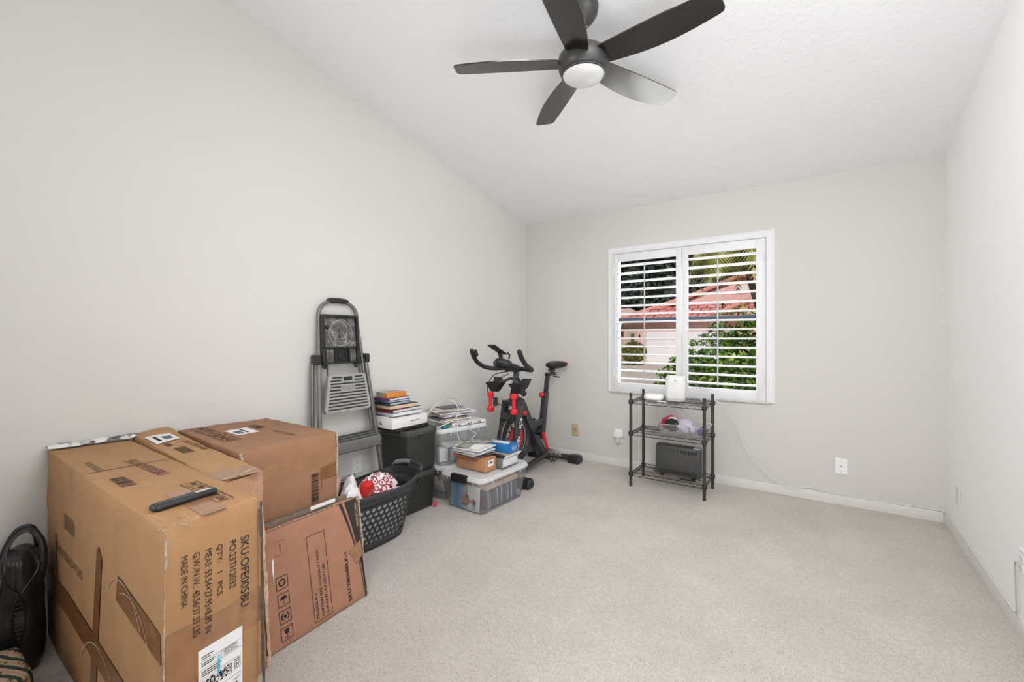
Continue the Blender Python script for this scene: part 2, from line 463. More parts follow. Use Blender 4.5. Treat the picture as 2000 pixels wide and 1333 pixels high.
# ================================================================== CEILING FAN
def fan():
    hx, hy, hz = -.955, 1.985, 2.58
    t = thing('ceiling_fan', 'dark bronze five-blade ceiling fan with round opal light, hanging from the sloped ceiling', 'ceiling fan', (hx, hy, hz))
    zt = zceil(hy) - hz
    mb = MB(); mb.lathe([(0.0, zt - .105), (.022, zt - .105), (.028, zt - .10), (.050, zt - .075), (.068, zt - .045), (.074, zt - .012), (.074, zt + .004)], n=36)
    mb.build('ceiling_canopy', M['fan'], t)
    mb = MB(); mb.lathe([(.014, .05), (.014, zt - .10)], n=20); mb.lathe([(.03, .055), (.03, .075), (.018, .10)], n=24); mb.build('downrod', M['fan'], t)
    mb = MB(); mb.lathe([(.02, .066), (.075, .064), (.108, .050), (.122, .030), (.125, 0), (.125, -.012), (.118, -.035), (.112, -.046), (.106, -.05), (.02, -.05)], n=56); mb.build('motor_housing', M['fan'], t)
    mb = MB(); mb.lathe([(.107, -.048), (.109, -.054), (.107, -.058), (.100, -.060)], n=56); mb.build('trim_ring', M['fan'], t)
    mb = MB(); mb.lathe([(.103, -.052), (.101, -.060), (.092, -.070), (.070, -.080), (.040, -.086), (.0, -.088)], n=56); mb.build('light_lens', M['opal'], t)
    # blade outline: straight leading edge, bowed trailing edge, rounded tip corners
    out = []
    n = 22
    def lead(r): return -.058 - .004 * math.sin(PI * (r - .1) / .54)
    def trail(r):
        q = (r - .1) / .54; return .050 + .030 * math.sin(PI * min(1, q * 1.02)) + .012 * q
    rs = [.095 + (.62 - .095) * i / n for i in range(n + 1)]
    lo = [(r, lead(r)) for r in rs]; hi = [(r, trail(r)) for r in rs]
    tip = [(.634, lead(.62) + .006), (.641, lead(.62) + .020), (.642, 0), (.642, trail(.62) - .02), (.635, trail(.62) - .006)]
    poly = lo + tip + hi[::-1]
    src = None
    for k, ang in enumerate((66, -6, -78, -150, 138)):
        if src is None:
            mb = MB(); mb.prism([(a, b) for a, b in poly], (0, 0, 0), (1, 0, 0), (0, 1, 0), .006)
            src = mb.build('blade', M['blade'], t, 30); o = src
        else:
            o = src.copy(); COL.objects.link(o); o.parent = t
        o.rotation_euler = (Matrix.Rotation(R(ang), 3, 'Z') @ Matrix.Rotation(R(-13), 3, 'X')).to_euler()
fan()

def catmull(P, k):
    P = [V(p) for p in P]; out = []
    for i in range(len(P) - 1):
        a, b, c, d = P[max(0, i - 1)], P[i], P[i + 1], P[min(len(P) - 1, i + 2)]
        for j in range(k):
            t = j / k; out.append(.5 * ((2 * b) + (c - a) * t + (2 * a - 5 * b + 4 * c - d) * t * t + (3 * b - a - 3 * c + d) * t ** 3))
    out.append(P[-1]); return out

# ================================================================== CARTONS
CB1 = mat_cardboard('cardboard_tan', S(172, 132, 93), smudge=.55)
CB2 = mat_cardboard('cardboard_tan_light', S(178, 138, 98))
CB3 = mat_cardboard('cardboard_red_brown', S(158, 118, 90))
CBD = mat_cardboard('cardboard_scuffed', S(172, 126, 102), smudge=0.5)
TAPE = simple('brown_packing_tape', S(128, 86, 52), 0.25, var=0.12, vscale=30)
TAPE2 = simple('pale_packing_tape', S(154, 114, 82), 0.22, var=0.08, vscale=30)
FRAY = simple('frayed_tape_film', S(186, 170, 152), 0.45, var=0.3, vscale=70)
DIRT = simple('dark_scuff', S(92, 74, 66), 0.8, var=0.3, vscale=50)
LABEL = simple('white_sticker', S(232, 232, 232), 0.45, var=0.01)

def carton_body(b4, t4, mat, parent, name='carton', amp=.0022, dent=None, n=14):
    mb = MB(); mb.hexa(b4, t4, 0, .005, 0)
    # rebuild as a finely cut shell so that edges can be knocked about
    bm = bmesh.new(); vs = [bm.verts.new(p) for p in mb.v]
    for f in mb.f: bm.faces.new([vs[i] for i in f])
    bmesh.ops.subdivide_edges(bm, edges=[e for e in bm.edges if e.calc_length() > .05], cuts=n, use_grid_fill=True)
    c = sum((V(p) for p in list(b4) + list(t4)), V()) / 8
    top = sum(p[2] for p in t4) / 4
    edges = []
    P = [V(p) for p in list(b4) + list(t4)]
    for i in range(4):
        edges += [(P[i], P[(i + 1) % 4]), (P[4 + i], P[4 + (i + 1) % 4]), (P[i], P[4 + i])]
    for v in bm.verts:
        d = 9
        for a, b in edges:
            ab = b - a; q = max(0, min(1, (v.co - a).dot(ab) / ab.length_squared)); d = min(d, (v.co - a - ab * q).length)
        k = max(0, 1 - d / .03)
        if k > 0:
            v.co += mnoise.noise_vector(v.co * 14) * amp * k * 2 - (v.co - c).normalized() * amp * k * (1 + mnoise.noise(v.co * 22))
        if dent: v.co += dent(v.co)
        v.co.z = max(v.co.z, 0.001)
    return MB().addbm(bm).build(name, mat, parent, 50)

def tape(parent, F, pts, mat=None, off=.0014, name='packing_tape'):
    mb = MB(); F.poly(mb, pts, off); return mb.build(name, mat or TAPE, parent)
def fray(parent, pts, w, mat=None, n=22, name='torn_tape_edge', seed=3):
    """ragged strip of torn tape running along a carton edge"""
    rng = random.Random(seed); a, b, out, side = pts; a, b, out, side = V(a), V(b), V(out), V(side)
    vs = []; fs = []
    for i in range(n + 1):
        p = a.lerp(b, i / n)
        l = w * rng.uniform(.35, 1.0); r = w * rng.uniform(.35, 1.0)
        vs += [p - side * l + out * .001, p + out * (.004 + rng.uniform(0, .004)), p + side * r + out * .001]
        if i: k = 3 * i; fs += [(k - 3, k - 2, k + 1, k), (k - 2, k - 1, k + 2, k + 1)]
    return MB().add(vs, fs).build(name, mat or FRAY, parent, 30)

def icons(F, mb, a, b, s, kinds, da, db, rot=0):
    for k in kinds:
        t = s * .055
        F.frame(mb, a, b, a + s, b + s, t)
        cx, cy = a + s / 2, b + s / 2
        if k == 'umbrella':
            F.poly(mb, [(cx - s * .3, cy), *[(cx - s * .3 * math.cos(PI * i / 10), cy + s * .28 * math.sin(PI * i / 10)) for i in range(1, 10)], (cx + s * .3, cy)])
            F.rect(mb, cx - s * .02, cy - s * .3, cx + s * .02, cy); F.ring(mb, cx + s * .06, cy - s * .28, s * .08, s * .035, a0=180, a1=360, n=8)
        elif k == 'recycle':
            for q in range(3): F.ring(mb, cx, cy, s * .30, s * .12, a0=20 + q * 120, a1=110 + q * 120, n=6)
            for q in range(3):
                an = R(118 + q * 120); px, py = cx + s * .24 * math.cos(an), cy + s * .24 * math.sin(an)
                F.poly(mb, [(px + s * .12 * math.cos(an + j), py + s * .12 * math.sin(an + j)) for j in (R(90), R(210), R(330))])
        elif k == 'hands':
            F.disc(mb, cx, cy - s * .02, s * .13)
            F.ring(mb, cx, cy - s * .02, s * .34, s * .10, a0=120, a1=235, n=8); F.ring(mb, cx, cy - s * .02, s * .34, s * .10, a0=-55, a1=60, n=8)
        elif k == 'glass':
            F.poly(mb, [(cx - s * .2, cy + s * .32), (cx - s * .16, cy + s * .02), (cx, cy - s * .08), (cx + s * .16, cy + s * .02), (cx + s * .2, cy + s * .32)])
            F.rect(mb, cx - s * .025, cy - s * .28, cx + s * .025, cy - s * .06); F.rect(mb, cx - s * .15, cy - s * .33, cx + s * .15, cy - s * .27)
        elif k == 'up':
            for q in (-1, 1):
                F.rect(mb, cx + q * s * .17 - s * .03, cy - s * .28, cx + q * s * .17 + s * .03, cy + s * .12)
                F.poly(mb, [(cx + q * s * .17 - s * .11, cy + s * .1), (cx + q * s * .17 + s * .11, cy + s * .1), (cx + q * s * .17, cy + s * .3)])
        elif k == 'stack':
            for q in range(3): F.rect(mb, cx - s * .25, cy - s * .28 + q * s * .2, cx + s * .25, cy - s * .15 + q * s * .2)
        a += da; b += db

def big_carton():
    t = thing('shipping_carton', 'large worn cardboard box nearest the camera, white shipping label low on its front', 'cardboard box', (-1.95, .52, 0))
    o = V((-1.95, .52, 0)); L = lambda p: V(p) - o
    b = [L(p) for p in ((-2.598, .388, .002), (-1.2985, .389, .002), (-1.3405, .630, .002), (-2.598, .652, .002))]
    tt = [L(p) for p in ((-2.598, .388, .765), (-1.2985, .389, .765), (-1.3405, .630, .765), (-2.598, .652, .760))]
    FL = L((-1.2985, .389, .765))
    def dent(p):
        d = (p - FL).length
        q = V((0, 0, 0))
        if d < .085: q = V((-.032, .022, -.026)) * (1 - d / .085)
        return q
    carton_body(b, tt, CB1, t, dent=dent)
    F = Face(L((-1.2985, .389, 0)), (-.042, .241, 0), (0, 0, 1))
    mb = MB()
    F.text(mb, 'SKU:OFE005BU', .190, .668, .200, .0235, -90, off=.0022); F.text(mb, 'PO:23TI12032', .158, .668, .131, .0185, -90, off=.0022)
    F.text(mb, 'QTY:   1   PCS', .123, .673, .137, .0165, -90, off=.0022)
    F.text(mb, 'MEAS: 53.54\u00d727.95\u00d78.85 IN', .095, .673, .219, .0165, -90, off=.0022)
    F.text(mb, 'G.W./N.W.: 45.56/37.33 LBS', .066, .676, .215, .0165, -90, off=.0022); F.text(mb, 'MADE IN CHINA', .038, .679, .128, .0155, -90, off=.0022)
    mb.build('printed_text', M['ink'], t)
    tape(t, F, [(.10, .49), (.252, .50), (.254, .40), (.10, .40)], TAPE2, .0008); tape(t, F, [(.004, .50), (.10, .50), (.10, .36), (.004, .34)], simple('aged_tape', S(150, 106, 72), .3, var=.1))
    fray(t, (L((-1.306, .398, .735)), L((-1.294, .389, .02)), V((.5, -.8, 0)), F.u), .0045, seed=4)
    fray(t, (L((-1.336, .632, .75)), L((-1.326, .637, .05)), V((.7, .6, 0)), F.u), .006, simple('dark_torn_film', S(84, 74, 72), .5, var=.3, vscale=60), seed=8, name='torn_edge_film')
    # sticker
    lb = MB(); F.rect(lb, .078, .236, .194, .418, .0018); lb = lb.build('shipping_label', LABEL, t)
    mb = MB(); G = Face(F.p(.078, .236, .0018), F.u, F.v)
    for yy, xa, xb in ((.148, .004, .112), (.128, .004, .112), (.104, .004, .112), (.058, .004, .112)): G.rect(mb, xa, yy, xb, yy + .0007, .0006)
    G.rect(mb, .058, .128, .0586, .150, .0006)
    for i, yy in enumerate((.160, .154, .142, .137, .121, .1155, .110)): G.rect(mb, .008, yy, .008 + (.03, .022, .034, .03, .05, .044, .04)[i], yy + .0022, .0006)
    for i in range(4): G.rect(mb, .064, .132 + i * .0045, .064 + .04 - .006 * (i % 2), .1335 + i * .0045, .0006)
    rng = random.Random(5)
    for i in range(40):
        for j in range(8):
            if rng.random() < .52: G.rect(mb, .010 + i * .0018, .070 + j * .0036, .0118 + i * .0018, .0736 + j * .0036, .0006)
    G.rect(mb, .006, .070, .0085, .099, .0006); G.rect(mb, .084, .070, .0855, .099, .0006); G.rect(mb, .087, .070, .0875, .099, .0006)
    G.frame(mb, .094, .074, .110, .094, .0016, .0006); G.text(mb, 'H', .0985, .079, .007, .010, bold=.02, off=.0006); G.text(mb, 'FedEx', .092, .0965, .019, .0055, bold=.015, off=.0006)
    G.text(mb, '33477', .090, .044, .020, .005, off=.0006); G.text(mb, '#9632', .012, .044, .022, .0045, off=.0006)
    G.bars(mb, .012, .004, .104, .038, 40, off=.0006, seed=3)
    mb.build('label_printing', M['ink'], lb)
    mb = MB(); G.poly(mb, [(.047, .088), (.052, .09), (.055, .112), (.053, .142), (.050, .144), (.049, .12)], .0009); mb.build('marker_stroke', simple('cyan_marker', S(60, 180, 205), .6, var=.1), lb)
    mb = MB(); F.frame(mb, .046, .05, .082, .425, .0012); F.text(mb, 'California 93120 Compliant', .070, .412, .16, .0075, -90); F.text(mb, 'Made in China', .052, .36, .09, .0075, -90); mb.build('printed_frame', M['inkf'], t)
    # long side
    Fl = Face(L((-2.598, .388, 0)), (1.2995, .001, 0), (0, 0, 1))
    mb = MB(); Fl.text(mb, 'SKU:OFE005BU', .560, .436, .385, .030, 180, off=.003); mb.build('printed_text', M['inkf'], t); mb = MB(); Fl.bars(mb, .305, .523, .45, .578, 40, off=.003); mb.build('printed_barcode', M['inkf'], t)
    tape(t, Fl, [(.735, .56), (.755, .575), (.79, .545), (.715, .04), (.645, .04)], off=.0022); tape(t, Fl, [(.0, .285), (.35, .30), (.8, .275), (1.285, .245), (1.285, .155), (.8, .19), (.35, .215), (.0, .205)], off=.0028)
    tape(t, Fl, [(.95, .545), (1.285, .505), (1.29, .43), (.93, .47)], off=.0022); tape(t, Fl, [(.15, .46), (.185, .465), (.18, .30), (.145, .30)], off=.0022)
    for a_, b_, r_, w_, s0, s1 in ((.99, .35, .19, .003, 35, 140), (1.05, .33, .19, .003, 30, 115), (.75, .02, .24, .004, 30, 150)):
        mb = MB(); Fl.ring(mb, a_, b_, r_, w_, off=.0036, a0=s0, a1=s1); mb.build('torn_tape_edge', FRAY, t)
    # top
    Ft = Face(L((-2.6, .380, .765)), (1.3, .009, 0), (0, 1, 0))
    mb = MB(); Ft.text(mb, 'SKU:OFE005BU', .47, .133, .32, .034, 2, off=.001); mb.build('printed_text', M['inkr'], t)
    mb = MB(); Ft.text(mb, 'PO:23TI12032', .385, .040, .185, .018, off=.001); mb.build('printed_text', M['inkf'], t)
    mb = MB(); Ft.bars(mb, .705, .038, .835, .076, 30, off=.001, seed=9); mb.build('printed_barcode', M['inkf'], t)
    for i, kd in enumerate(('umbrella', 'glass', 'up', 'stack', 'hands')):
        mb = MB(); icons(Ft, mb, .955 + .054 * i, .148, .047, (kd,), 0, 0); mb.build('handling_symbol', M['inkf'], t)
    tape(t, Ft, [(1.02, .088), (1.29, .088), (1.28, .150), (1.02, .150)], TAPE2, .0008)
    mb = MB(); Ft.rect(mb, .565, .01, .570, .26, .0007); mb.build('crease_line', DIRT, t)
    # pale fibres torn loose at the crushed corner
    mb = MB(); rng = random.Random(2)
    for i in range(16):
        p = FL + V((-.02, .012, -.012)) + V((rng.uniform(-.05, .01), rng.uniform(0, .05), rng.uniform(-.01, .012)))
        q = p + V((rng.uniform(-.02, .03), rng.uniform(-.02, .02), rng.uniform(0, .015))); r = q + V((rng.uniform(-.02, .02), rng.uniform(-.02, .02), rng.uniform(-.02, .01)))
        mb.tube([p, q, r], .0006, 4)
    mb.build('loose_tape_fibres', FRAY, t)
big_carton()

def second_carton():
    o = V((-2.1, .72, 0)); L = lambda p: V(p) - o
    t = thing('shipping_carton', 'narrow cardboard box standing behind the nearest box, white barcode sticker on its dented top', 'cardboard box', o)
    def dent(p):
        d = (V((p.x, p.y, 0)) - L((-2.56, .765, 0))).xy.length
        return V((0, 0, .018 * max(0, 1 - d / .10))) if p.z > .7 else V((0, 0, 0))
    carton_body([L(p) for p in ((-2.597, .668, .002), (-1.640, .660, .002), (-1.673, .818, .002), (-2.597, .80, .002))],
                [L(p) for p in ((-2.597, .664, .781), (-1.645, .645, .744), (-1.702, .797, .746), (-2.597, .798, .783))], CB2, t, dent=dent)
    F = Face(L((-2.6, .664, .7815)), (.952, -.019, -.0385), (0, 1, 0))
    lb = MB(); F.poly(lb, [(.13, .008), (.30, .010), (.245, .108), (.10, .104)], .0042); lb = lb.build('barcode_sticker', LABEL, t)
    mb = MB(); F.bars(mb, .165, .058, .225, .092, 20, off=.005); mb.build('sticker_printing', M['ink'], lb); mb = MB(); F.rect(mb, .15, .03, .25, .042, .005); mb.build('sticker_printing', M['ink'], lb)
    mb = MB(); F.text(mb, 'SKU:OFE016BK', .30, .095, .22, .026, 3, off=.002); mb.build('printed_text', M['inkr'], t)
    mb = MB(); F.bars(mb, .40, .036, .51, .078, 26, off=.002, seed=4); F.rect(mb, .30, .03, .355, .05, .002); mb.build('printed_barcode', M['inkf'], t)
    tape(t, F, [(.84, .004), (.95, .004), (.95, .145), (.84, .145)], TAPE2, .0012)
    Fr = Face(L((-1.6425, .655, 0)), (-.045, .155, 0), (0, 0, 1))
    fray(t, (L((-1.699, .800, .735)), L((-1.668, .822, .02)), V((.8, .5, 0)), Fr.u), .011, simple('pale_torn_liner', S(214, 184, 154), .7, var=.2, vscale=60), seed=6)
    fray(t, (L((-1.66, .66, .742)), L((-1.703, .795, .744)), V((.6, 0, .7)), V((1, 0, .3))), .010, seed=12)
    tape(t, Fr, [(.0, .60), (.155, .60), (.155, .735), (.0, .735)], simple('ribbed_clear_tape', S(184, 140, 110), .3, var=.12, vscale=120), .0035)
second_carton()

def third_carton():
    o = V((-2.2, 1.03, 0)); L = lambda p: V(p) - o
    t = thing('shipping_carton', 'wide cardboard box at the back of the group, bar code on its side', 'cardboard box', o)
    carton_body([L(p) for p in ((-2.597, .838, .002), (-1.888, .836, .002), (-1.924, 1.262, .002), (-2.578, 1.262, .002))],
                [L(p) for p in ((-2.597, .834, .768), (-1.888, .818, .768), (-1.924, 1.270, .768), (-2.575, 1.256, .768))], CB3, t)
    F = Face(L((-1.887, .805, 0)), (-.0375, .468, 0), (0, 0, 1))
    mb = MB(); F.bars(mb, .325, .46, .362, .598, 44, 'b', .002); mb.build('printed_barcode', M['ink'], t)
    mb = MB(); F.text(mb, 'OFE016200BK', .382, .52, .06, .007, 90, off=.002); mb.build('printed_text', M['inkf'], t)
    tape(t, F, [(.10, .632), (.465, .627), (.466, .685), (.10, .690)], TAPE2); tape(t, F, [(.372, .555), (.466, .555), (.467, .622), (.37, .616)], off=.002)
    fray(t, (L((-1.888, .82, .765)), L((-1.888, .825, .70)), V((.8, -.5, 0)), F.u), .010, seed=21)
    fray(t, (L((-1.922, 1.268, .765)), L((-1.922, 1.264, .1)), V((.8, .4, 0)), F.u), .005, seed=22)
    Ft = Face(L((-2.597, .826, .7685)), (.73, -.024, 0), (0, 1, 0))
    lb = MB(); Ft.poly(lb, [(.215, .135), (.375, .138), (.365, .235), (.21, .238)], .0015); lb = lb.build('barcode_sticker', LABEL, t)
    mb = MB(); Ft.rect(mb, .24, .19, .34, .2, .0025); Ft.bars(mb, .27, .15, .35, .18, 24, off=.0025); mb.build('sticker_printing', M['ink'], lb)
    for i, kd in enumerate(('umbrella', 'glass', 'up', 'stack', 'hands', 'recycle')):
        mb = MB(); icons(Ft, mb, .03 + .074 * i, .05, .065, (kd,), 0, 0); mb.build('handling_symbol', M['inkf'], t)
    mb = MB(); Ft.bars(mb, .165, .26, .29, .305, 30, off=.001, seed=8); mb.build('printed_barcode', M['inkf'], t)
    mb = MB(); Ft.text(mb, 'PO:23TI12040', .39, .275, .18, .024, 4, off=.001); mb.build('printed_text', M['inkf'], t)
third_carton()

def leaning_carton():
    o = V((-1.74, 1.08, 0)); L = lambda p: V(p) - o
    t = thing('flat_carton', 'flat cardboard box with black corner stripes leaning against the wide box', 'cardboard box', o)
    up = V((-.0805, 0, .447)).normalized(); al = V((-.036, .468, 0)).normalized(); nr = al.cross(up)
    P = lambda a, b, c=0.0: V((-1.72, .848, .004)) + al * a + up * b + nr * c - o
    th = -.050
    hb = .456
    carton_body([P(0, .009, th), P(0, 0, 0), P(.470, 0, 0), P(.470, .009, th)], [P(.003, hb, th), P(.003, hb, 0), P(.474, hb, 0), P(.474, hb, th)], CBD, t, amp=.0015)
    F = Face(P(0, 0, 0), al, up)
    mb = MB()
    b = .217
    for i, kd in enumerate(('recycle', 'umbrella', 'hands', 'glass')):
        m2 = MB(); icons(F, m2, .050, .217 - .0645 * i, .050, (kd,), 0, 0); m2.build('handling_symbol', M['ink'], t)
    F.frame(mb, .196, .018, .284, .372, .0022)
    F.text(mb, 'COLOR:BLACK', .219, .028, .108, .0115, 90, bold=.02); F.text(mb, 'CARTION SIZE: 17.5x3.2x16.7 INCH', .244, .028, .275, .0115, 90, bold=.02)
    F.text(mb, 'G.W./N.W.: 9.4 LBS/7.7 LBS', .267, .028, .208, .0115, 90, bold=.02); F.text(mb, 'SKU:TB060BLK-1', .386, .020, .215, .0175, 90, bold=.035)
    for i in range(8):
        q = i * .0058
        F.rect(mb, .058 + q, .347, .058 + q + .0035, .3485); F.rect(mb, .058 + q, .4025, .058 + q + .0035, .404)
        F.rect(mb, .0575, .348 + q * 1.2, .0585, .3515 + q * 1.2); F.rect(mb, .104, .348 + q * 1.2, .105, .3515 + q * 1.2)
    F.text(mb, 'B 10000', .084, .360, .032, .006, 90)
    mb.build('printed_text', M['ink'], t)
    # three sweeping stripes at the right-hand edge
    mb = MB(); n = 18
    def arc(x0, x1):
        out = []
        for i in range(n + 1):
            v = .452 * i / n; q = 1 - (v / .452)
            out.append((x1 - (x1 - x0) * (v / .452) ** 1.9, v))
        return out
    def band(l, r):
        for i in range(n): F.poly(mb, [l[i], r[i], r[i + 1], l[i + 1]])
    band(arc(.372, .4575), arc(.388, .4605)); band(arc(.402, .4635), arc(.471, .4695))
    mb.build('printed_stripe', simple('black_carton_stripe', S(44, 38, 38), .7, var=.05), t)
    mb = MB(); F.text(mb, 'MADE IN CHINA', .466, .325, .11, .011, 90, bold=.01, off=.002); mb.build('printed_text', simple('unprinted_card', S(196, 160, 130), .8, var=.02), t)
    Ft = Face(P(.003, hb, 0), al, -nr)
    mb = MB(); Ft.text(mb, 'SKU:TB060BLK-1', .20, .028, .16, .012, 0, bold=.03); Ft.text(mb, 'COLOR: BLACK', .215, .010, .13, .011, 0, bold=.03); mb.build('printed_text', M['ink'], t)
    mb = MB(); F.poly(mb, [(.04, .30), (.043, .34), (.049, .345), (.050, .335), (.047, .295), (.0435, .26)], .0014); mb.build('white_paint_mark', M['paper'], t)
    tape(t, F, [(.43, .16), (.40, .23), (.467, .26), (.469, .19)], TAPE2, .0018)
    fray(t, (P(.003, hb, 0), P(.474, hb, 0), nr + up, nr), .004, seed=31); fray(t, (P(.474, hb, 0), P(.470, .01, 0), al + nr * .5, nr), .004, seed=33)
    return P
LP = leaning_carton()

def film_carton():
    t = thing('thin_carton', 'thin film-wrapped flat carton upright between the leaning box and the wide box', 'cardboard box', (-1.74, 1.08, 0))
    Q = LP; hb = .476; c0, c1 = -.0535, -.0625
    mb = MB(); mb.hexa([Q(.012, .012, c1), Q(.012, .010, c0), Q(.455, .010, c0), Q(.455, .012, c1)], [Q(.012, hb, c1), Q(.012, hb, c0), Q(.455, hb, c0), Q(.455, hb, c1)], 0, .002)
    mb.build('carton', simple('grey_film_wrap', S(116, 98, 84), .35, var=.2, vscale=40), t)
    k = c0 + .0008
    mb = MB(); mb.quad(Q(.26, hb - .016, k), Q(.39, hb - .016, k), Q(.39, hb, k), Q(.26, hb, k)); mb.build('white_label', LABEL, t)
    mb = MB(); mb.quad(Q(.02, hb - .028, k), Q(.06, hb - .028, k), Q(.06, hb - .012, k), Q(.02, hb - .012, k)); mb.build('red_label', M['red'], t)
film_carton()

# remote control on the big carton
def remote():
    p0, p1 = V((-1.452, .4225)), V((-1.477, .5555)); d = (p1 - p0); rz = math.atan2(d.y, d.x)
    c = (p0 + p1) / 2
    t = thing('remote_control', 'slim black remote control lying on top of the nearest cardboard box', 'remote control', (c.x, c.y, .7665), rz)
    mb = MB(); mb.loft([rrect(.165 + a, .040 + a, .012, z) for z, a in ((0, -.006), (.004, 0), (.010, 0), (.014, -.004), (.0155, -.010))]); mb.build('remote_body', M['blk'], t)
    F = Face((-.0825, -.02, .0156), (1, 0, 0), (0, 1, 0))
    mb = MB()
    for a, b in ((.050, .014), (.050, .026), (.062, .012), (.062, .020), (.062, .028), (.074, .020), (.086, .013), (.086, .027), (.036, .015), (.036, .026), (.022, .020)): F.disc(mb, a, b, .0022, .0006, 8)
    mb.build('button_markings', simple('button_print', S(150, 150, 150), .5), t)
    mb = MB(); F.rect(mb, .110, .012, .150, .029, .0006); mb.build('name_plate', simple('pale_plate', S(186, 186, 182), .5), t)
    mb = MB(); mb.lathe([(.011, 0), (.011, .0008), (.008, .0012)], (-.004, 0, .0154), 20); mb.build('navigation_ring', M['dgrey'], t)
remote()

# crumpled plastic mailer between the big carton and the wall
def mailer():
    mb = MB(); vs = []; fs = []; n, k = 26, 5
    for i in range(n + 1):
        for j in range(k + 1):
            x = -2.607 + .045 * j / k; y = .385 + .29 * i / n
            z = .772 + .013 * math.sin(PI * j / k) + .008 * mnoise.noise(V((x * 40, y * 22, 3)))
            vs.append((x, y, max(z, .7685)))
    for i in range(n):
        for j in range(k): a = i * (k + 1) + j; fs.append((a, a + 1, a + k + 2, a + k + 1))
    mb.add(vs, fs)
    t = NT('black_and_white_mailer_film'); f = t.noise(9, 3, stretch=(1, 1, 1)); c = t.ramp(f, [(.44, S(62, 64, 68)), (.5, S(226, 226, 224))]); t.pbr(c, .3)
    o = mb.build('plastic_mailer', t.m); tag(o, 'crumpled black and white plastic mailer on the nearest box by the wall', 'plastic bag')
mailer()

# ================================================================== BAG AND QUILT IN THE LEFT CORNER
def bag():
    o = V((-2.475, .288, 0))
    t = thing('leather_bag', 'black leather bag with looped handle standing between the wall and the nearest box', 'bag', o)
    LE = simple('black_leather', S(30, 30, 31), .30, var=.25, vscale=14, bump=.8, bscale=26)
    # slouching soft body: wide base, folded flanks, gathered towards the top
    n = 72; secs = []
    for i in range(27):
        q = i / 26; z = .003 + .425 * q
        w = .222 * (1 - .20 * q ** 2.2); d = .146 * (1 - .36 * q ** 2.0); off = .022 * q - .004
        if q < .06: w *= .93; d *= .9
        if q > .92: f = 1 - ((q - .92) / .08) ** 2 * .55; w *= f; d *= f
        sec = []
        for j in range(n):
            a = 2 * PI * j / n; e = 3.0; c, q2 = math.cos(a), math.sin(a)
            x = w / 2 * math.copysign(abs(c) ** (2 / e), c); y = d / 2 * math.copysign(abs(q2) ** (2 / e), q2)
            fold = 1 + (.075 * math.sin(7 * a + 3 * q) * q ** .8 + .05 * mnoise.noise(V((x * 22, y * 22, z * 9)))) * .8
            fold -= .10 * math.exp(-((z - .235) / .035) ** 2) * (.5 + .5 * math.cos(a * 2))
            sec.append((x * fold, y * fold + off, z + .012 * mnoise.noise(V((x * 12, y * 12, 5))) * q))
        secs.append(sec)
    MB().loft(secs).build('bag_body', LE, t, 70)
    # long strap handle rising in a loop at the box side, a second one slumped behind it
    for pts, r in (([(.075, .052, .30), (.085, .060, .38), (.072, .058, .455), (.045, .036, .500), (.015, .006, .490), (.010, -.022, .445), (.030, -.034, .395), (.050, -.036, .35)], .0095),
                   ([(-.03, .055, .36), (-.035, .062, .43), (-.04, .045, .487), (-.045, .010, .485), (-.04, -.02, .43), (-.03, -.03, .38)], .0095)):
        MB().tube(catmull(pts, 5), r, 8, flat=(.34, 1.1)).build('handle', LE, t)
    fx = lambda z: .113 - .012 * (z / .4) ** 2 - .006
    mb = MB()
    mb.tube([(fx(z) + .004, -.006 + .017 * math.sin(PI * (z - .11) / .19), z) for z in [.11 + .19 * i / 14 for i in range(15)]], .0036, 6); p1 = mb
    p1.build('pocket_piping', LE, t)
    MB().tube([(fx(z) + .004, -.006 - .017 * math.sin(PI * (z - .11) / .19), z) for z in [.11 + .19 * i / 14 for i in range(15)]], .0036, 6).build('pocket_piping', LE, t)
    mb = MB()
    for i in range(11):
        z = .125 + .155 * i / 10; mb.box((fx(z) + .003, -.006, z), (.004, .020 * math.sin(PI * (z - .11) / .19) + .004, .0035), .001)
    mb.build('zipper_teeth', M['dgrey'], t)
    MB().tube([(fx(.1) + .002, -.04, .012), (fx(.12) + .004, -.024, .07), (fx(.12) + .004, -.008, .108)], .0028, 6).build('side_seam', M['dgrey'], t)
    MB().tube(catmull([(fx(.28) + .004, -.004, .30), (fx(.3), -.03, .33), (fx(.33), -.045, .38), (.05, -.042, .41)], 4), .0042, 6).build('side_seam', LE, t)
    MB().tube(catmull([(fx(.28) + .004, .004, .30), (fx(.3) + .002, .026, .335), (fx(.33), .045, .37), (.06, .058, .41)], 4), .0042, 6).build('side_seam', LE, t)
bag()

